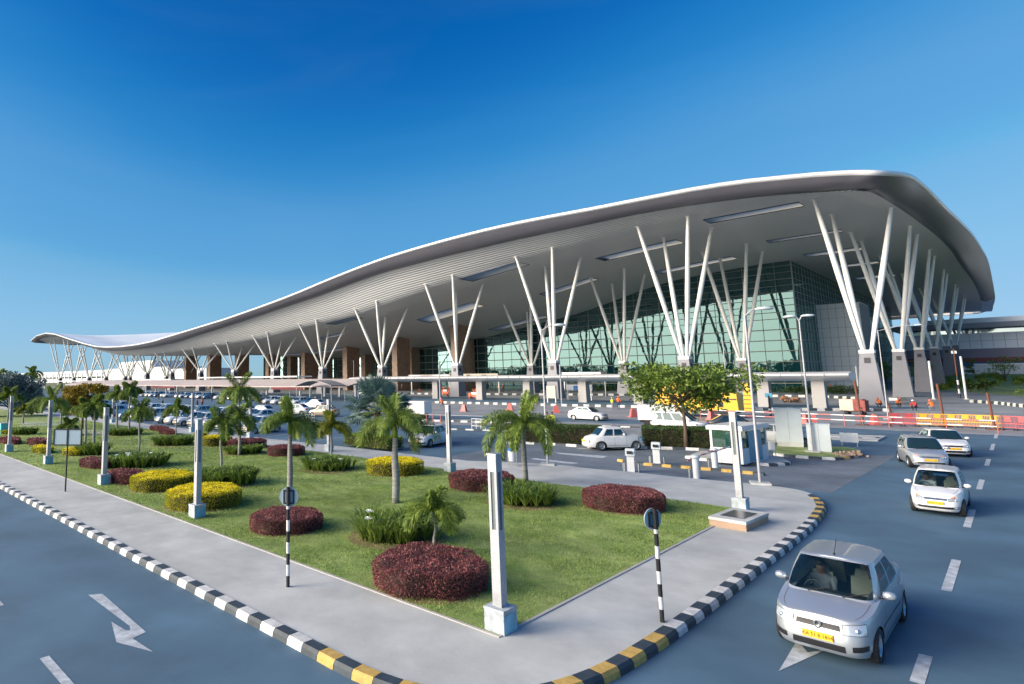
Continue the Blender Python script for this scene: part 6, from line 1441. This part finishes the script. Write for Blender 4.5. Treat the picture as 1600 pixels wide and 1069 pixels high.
c = G(1170, 642); o = thing('yellow_post', 'upright yellow steel ramp standing right of the yellow machine', 'steel ramp', (c.x, c.y, 0)); m = MB(); m.box((0, 0, 0), (.95, .3, 3.6), taper=(.8, 1)); m.build('plate', M['yellow_machine'], o); m = MB()
for i in range(6): m.box((0, -.17, .3+i*.55), (.8, .05, .08))
m.build('ribs', M['dark'], o)
for px, py, lab in ((1335, 643, 'small heap of reddish rubble left of the trailer'), (1236, 629, 'brown handcart with material on the terminal road')):
    c = G(px, py); o = thing('rubble_pile' if px > 1300 else 'handcart', lab, 'rubble' if px > 1300 else 'handcart', (c.x, c.y, 0)); m = MB()
    for i in range(14): m.box((rp.uniform(-1.2, 1.2), rp.uniform(-.5, .5), rp.uniform(0, .8)), (.6, .5, .35), rp.uniform(0, 3))
    m.build('load', mat('rubble_%d' % px, (.28, .15, .09), .9, var=.4, scale=4), o)
    if px < 1300:
        for s in (-.7, .7): m = MB(); m.lathe([(0, -.05), (.3, -.05), (.3, .05), (0, .05)], 12, (s, -.6, .3), 'y'); m.build('wheel', M['rubber'], o)
# small rubble ring at the verge tip
c = G(1330, 711, .13); m = MB()
for i in range(60): a = rp.uniform(0, 6.28); r = rp.uniform(0, .9); m.box((c.x+r*math.cos(a), c.y+r*1.6*math.sin(a), rp.uniform(.08, .2)), (.16, .12, .10), rp.uniform(0, 3))
tag(m.build('stones', mat('stones', (.33, .24, .19), .9, var=.3, scale=6)), 'scatter of broken stones at the tip of the verge', 'stones', kind='stuff')

# ================================================================== PEOPLE
def person_mesh(pose, shirt, trousers, hat=None, vest=None):
    J = {}; r = {}
    def j(n, p, rad): J[n] = Vector(p); r[n] = rad
    if pose in ('stand', 'walk'):
        st = .12 if pose == 'walk' else .0
        j('pel', (0, 0, .95), .145); j('bel', (0, .0, 1.12), .135); j('che', (0, 0, 1.33), .155); j('nek', (0, 0, 1.50), .055); j('hd', (0, .015, 1.60), .085); j('ht', (0, .01, 1.70), .075)
        for s, n in ((1, 'l'), (-1, 'r')):
            j('hp'+n, (s*.09, 0, .90), .10); j('kn'+n, (s*.10, s*st*.8+.02, .50), .062); j('an'+n, (s*.10, s*st*1.6-.02, .09), .042); j('to'+n, (s*.11, s*st*1.6+.15, .04), .035)
            j('sh'+n, (s*.18, 0, 1.41), .065); j('el'+n, (s*.25, -.03-s*st, 1.13), .045); j('wr'+n, (s*.26, .06-s*st, .88), .032); j('ha'+n, (s*.26, .09-s*st, .79), .038)
    elif pose == 'crouch':
        j('pel', (0, -.18, .42), .15); j('bel', (0, -.10, .60), .135); j('che', (0, .08, .80), .155); j('nek', (0, .17, .93), .055); j('hd', (0, .24, 1.01), .085); j('ht', (0, .27, 1.10), .075)
        for s, n in ((1, 'l'), (-1, 'r')):
            j('hp'+n, (s*.10, -.12, .40), .10); j('kn'+n, (s*.17, .26, .50), .065); j('an'+n, (s*.14, .02, .09), .042); j('to'+n, (s*.15, .18, .04), .035)
            j('sh'+n, (s*.18, .08, .88), .065); j('el'+n, (s*.22, .28, .66), .045); j('wr'+n, (s*.12, .46, .48), .032); j('ha'+n, (s*.10, .52, .40), .038)
    else:   # sit (driver), hands forward on the wheel
        j('pel', (0, 0, .15), .145); j('bel', (0, -.04, .32), .135); j('che', (0, -.08, .52), .15); j('nek', (0, -.08, .68), .05); j('hd', (0, -.05, .78), .085); j('ht', (0, -.06, .88), .075)
        for s, n in ((1, 'l'), (-1, 'r')):
            j('hp'+n, (s*.10, .05, .12), .10); j('kn'+n, (s*.13, .46, .16), .065); j('an'+n, (s*.12, .62, -.20), .042); j('to'+n, (s*.12, .76, -.22), .035)
            j('sh'+n, (s*.18, -.08, .60), .06); j('el'+n, (s*.24, .12, .42), .045); j('wr'+n, (s*.13, .36, .46), .032); j('ha'+n, (s*.12, .43, .48), .036)
    E = [('pel', 'bel'), ('bel', 'che'), ('che', 'nek'), ('nek', 'hd'), ('hd', 'ht')]
    for n in 'lr': E += [('pel', 'hp'+n), ('hp'+n, 'kn'+n), ('kn'+n, 'an'+n), ('an'+n, 'to'+n), ('che', 'sh'+n), ('sh'+n, 'el'+n), ('el'+n, 'wr'+n), ('wr'+n, 'ha'+n)]
    names = list(J); me = bpy.data.meshes.new('tmp'); me.from_pydata([J[n] for n in names], [(names.index(a), names.index(b)) for a, b in E], []); ob = bpy.data.objects.new('tmp', me); COL.objects.link(ob)
    sk = ob.modifiers.new('s', 'SKIN'); ss = ob.modifiers.new('ss', 'SUBSURF'); ss.levels = 1
    for i, n in enumerate(names): me.skin_vertices[0].data[i].radius = (r[n], r[n]); me.skin_vertices[0].data[i].use_root = (i == 0)
    dg = bpy.context.evaluated_depsgraph_get(); out = bpy.data.meshes.new_from_object(ob.evaluated_get(dg)); bpy.data.objects.remove(ob)
    out.materials.clear(); 
    for m_ in (M['skin'], shirt, trousers, M['black']): out.materials.append(m_)
    keys = {n: (0 if n in ('nek', 'hd', 'ht', 'hal', 'har') or n[:2] in ('wr',) else 1 if n in ('bel', 'che') or n[:2] in ('sh', 'el') else 3 if n[:2] in ('to',) else 2) for n in names}
    for p in out.polygons:
        c = p.center; n = min(names, key=lambda q: (J[q]-c).length-r[q]); p.material_index = keys[n]; p.use_smooth = True
    return out, J
PM = {}
CL = {k: mat('cloth_'+k, c, .85) for k, c in dict(orange=(.70, .16, .04), white=(.6, .6, .6), dark=(.03, .03, .04), blue=(.03, .07, .2), lime=(.55, .62, .06), red=(.5, .05, .04), grey=(.2, .2, .22), pink=(.5, .2, .18), hidark=(.02, .02, .05)).items()}
def person(loc, rz, pose, shirt, trou, label, hat=None, sc=1.0, group=None):
    k = (pose, shirt, trou)
    if k not in PM: PM[k] = person_mesh(pose, CL[shirt], CL[trou])
    me, J = PM[k]; o = thing('person', label, 'person', loc, rz, group, sc); b = bpy.data.objects.new('body', me); COL.objects.link(b); b.parent = o
    h = J['hd'].lerp(J['ht'], .6); m = MB(); m.lathe([(.092, .005), (.100, .035), (.085, .082), (.045, .108), (0, .114)] if hat != 'helmet' else [(.15, .0), (.115, .02), (.115, .07), (.08, .12), (0, .14)], 12, (h.x, h.y-.012, h.z)); m.build('hair' if hat != 'helmet' else 'helmet', M['hair'] if hat != 'helmet' else (CL['white'] if shirt != 'orange' else M['orange']), o, smooth=True)
    return o
def pp(px, py, pose, shirt, trou, label, rz=0, hat=None, sc=1.0, group=None):
    c = G(px, py); return person((c.x, c.y, 0), R_(rz), pose, shirt, trou, label, hat, sc, group)
def incar(carobj, x, y, shirt, trou, label):
    Mx = Matrix.Translation(carobj.location) @ Matrix.Rotation(carobj.rotation_euler.z, 4, 'Z'); p = Mx @ Vector((x, y*.86, .29)); person(p, carobj.rotation_euler.z-R_(90), 'sit', shirt, trou, label)
incar(near, .02, -.36, 'grey', 'dark', 'driver in grey at the wheel of the nearest silver sedan'); incar(near, -.85, .36, 'pink', 'dark', 'passenger in pink on the back seat of the nearest silver sedan')
incar(hatch, .0, -.36, 'white', 'dark', 'driver in a white shirt in the white hatchback')
pp(1375, 637, 'crouch', 'orange', 'dark', 'worker in orange bent down at the foot of the corner pedestal', 150, 'helmet', 1.15); pp(1404, 637, 'crouch', 'orange', 'dark', 'worker in orange crouching right of the arm lamp pole', -120, 'helmet', 1.15)
pp(1430, 642, 'crouch', 'red', 'hidark', 'crouching worker in red and dark blue behind the red barrier', 160, 'helmet', 1.15); pp(1457, 642, 'crouch', 'orange', 'grey', 'crouching worker in orange and grey behind the first orange barriers', 30, 'helmet', 1.15)
pp(1299, 615, 'walk', 'orange', 'blue', 'worker in orange walking near the end of the walkway canopy', 80, 'helmet', 1.2); pp(1338, 612, 'stand', 'lime', 'dark', 'person in green by the corner pedestal', 40, None, 1.2)
pp(967, 640, 'stand', 'orange', 'blue', 'standing worker in orange and blue, taller of the pair by the beige board', 20, 'helmet', 1.05); pp(957, 640, 'stand', 'lime', 'grey', 'shorter worker in a lime vest beside the one in orange', -30, 'helmet', .95)
pp(856, 676, 'stand', 'lime', 'dark', 'man in a yellow-green top left of the box hedge', 180, None, 1.0); pp(864, 676, 'walk', 'lime', 'hidark', 'man in a pale yellow shirt right of the other by the hedge', 200, None, 1.0)
pp(691, 636, 'crouch', 'orange', 'grey', 'worker in orange crouching beside the dark pedestal', 60, 'helmet', 1.2); pp(1349, 666, 'stand', 'dark', 'grey', 'dark-clothed person standing in front of the trailer', 90, None, .95)
for i, (px, py, sh, lab) in enumerate(((779, 613, 'orange', 'left worker of the orange pair under the walkway canopy'), (786, 613, 'red', 'right worker of the pair under the walkway canopy'), (759, 611, 'red', 'worker in red next to the canopy pillar'), (628, 611, 'red', 'worker in red by the left end of the walkway canopy'), (656, 616, 'orange', 'worker bent over near the checkered kerb'), (736, 624, 'orange', 'worker at the orange machinery right of the dark pedestal'), (700, 622, 'red', 'worker left of the dark pedestal in red'))): pp(px, py, 'stand' if i < 4 else 'crouch', sh, 'dark', lab, 50*i, 'helmet', 1.25)
for i, (px, py, sh, lab) in enumerate(((308, 640, 'dark', 'person in black standing on the car park lane'), (316, 638, 'pink', 'person in pale clothes on the car park lane'), (254, 641, 'dark', 'person in black behind the parked cars'), (400, 632, 'dark', 'person beyond the white hatchback'), (248, 625, 'dark', 'person at the far parked row, left'), (278, 626, 'dark', 'person at the far parked row, middle'), (331, 628, 'dark', 'person at the far parked row, right'), (493, 634, 'white', 'person in white by the arched canopy'))): pp(px, py, 'walk' if i % 2 else 'stand', sh, 'dark', lab, 70*i, None, 1.05)
# orange site machinery under the canopy
for px, py, lab in ((742, 624, 'orange site machine right of the dark pedestal'), (697, 618, 'orange and white stack of site equipment left of the dark pedestal')):
    c = G(px, py); o = thing('site_equipment', lab, 'site equipment', (c.x, c.y, 0)); m = MB()
    for i in range(7): m.bar((rp.uniform(-1.5, 1.5), rp.uniform(-.5, .5), 0), (rp.uniform(-1.5, 1.5), rp.uniform(-.5, .5), 2.2), .12)
    m.box((0, 0, .5), (2.4, 1, .8)); m.build('frame', M['orange'], o); m = MB(); m.box((.3, -.6, 1.0), (1.2, .3, .5)); m.build('tank', M['kiosk_white'], o)

# wood behind the viewpoint, seen only as the dark line mirrored in the glass wall
blobs = []
rw = random.Random(31)
for k in range(260): x = rw.uniform(-420, 160); h = rw.uniform(4, 11); blobs.append((x, -150+rw.uniform(-8, 8), h*.6, h*.75))
leafcloud(blobs, 26000, 2.0, M['hedge_green'], 'far_wood', None); tag(bpy.data.objects['far_wood'], 'far wood of dark green trees across the road behind the viewpoint', 'wood', kind='stuff')
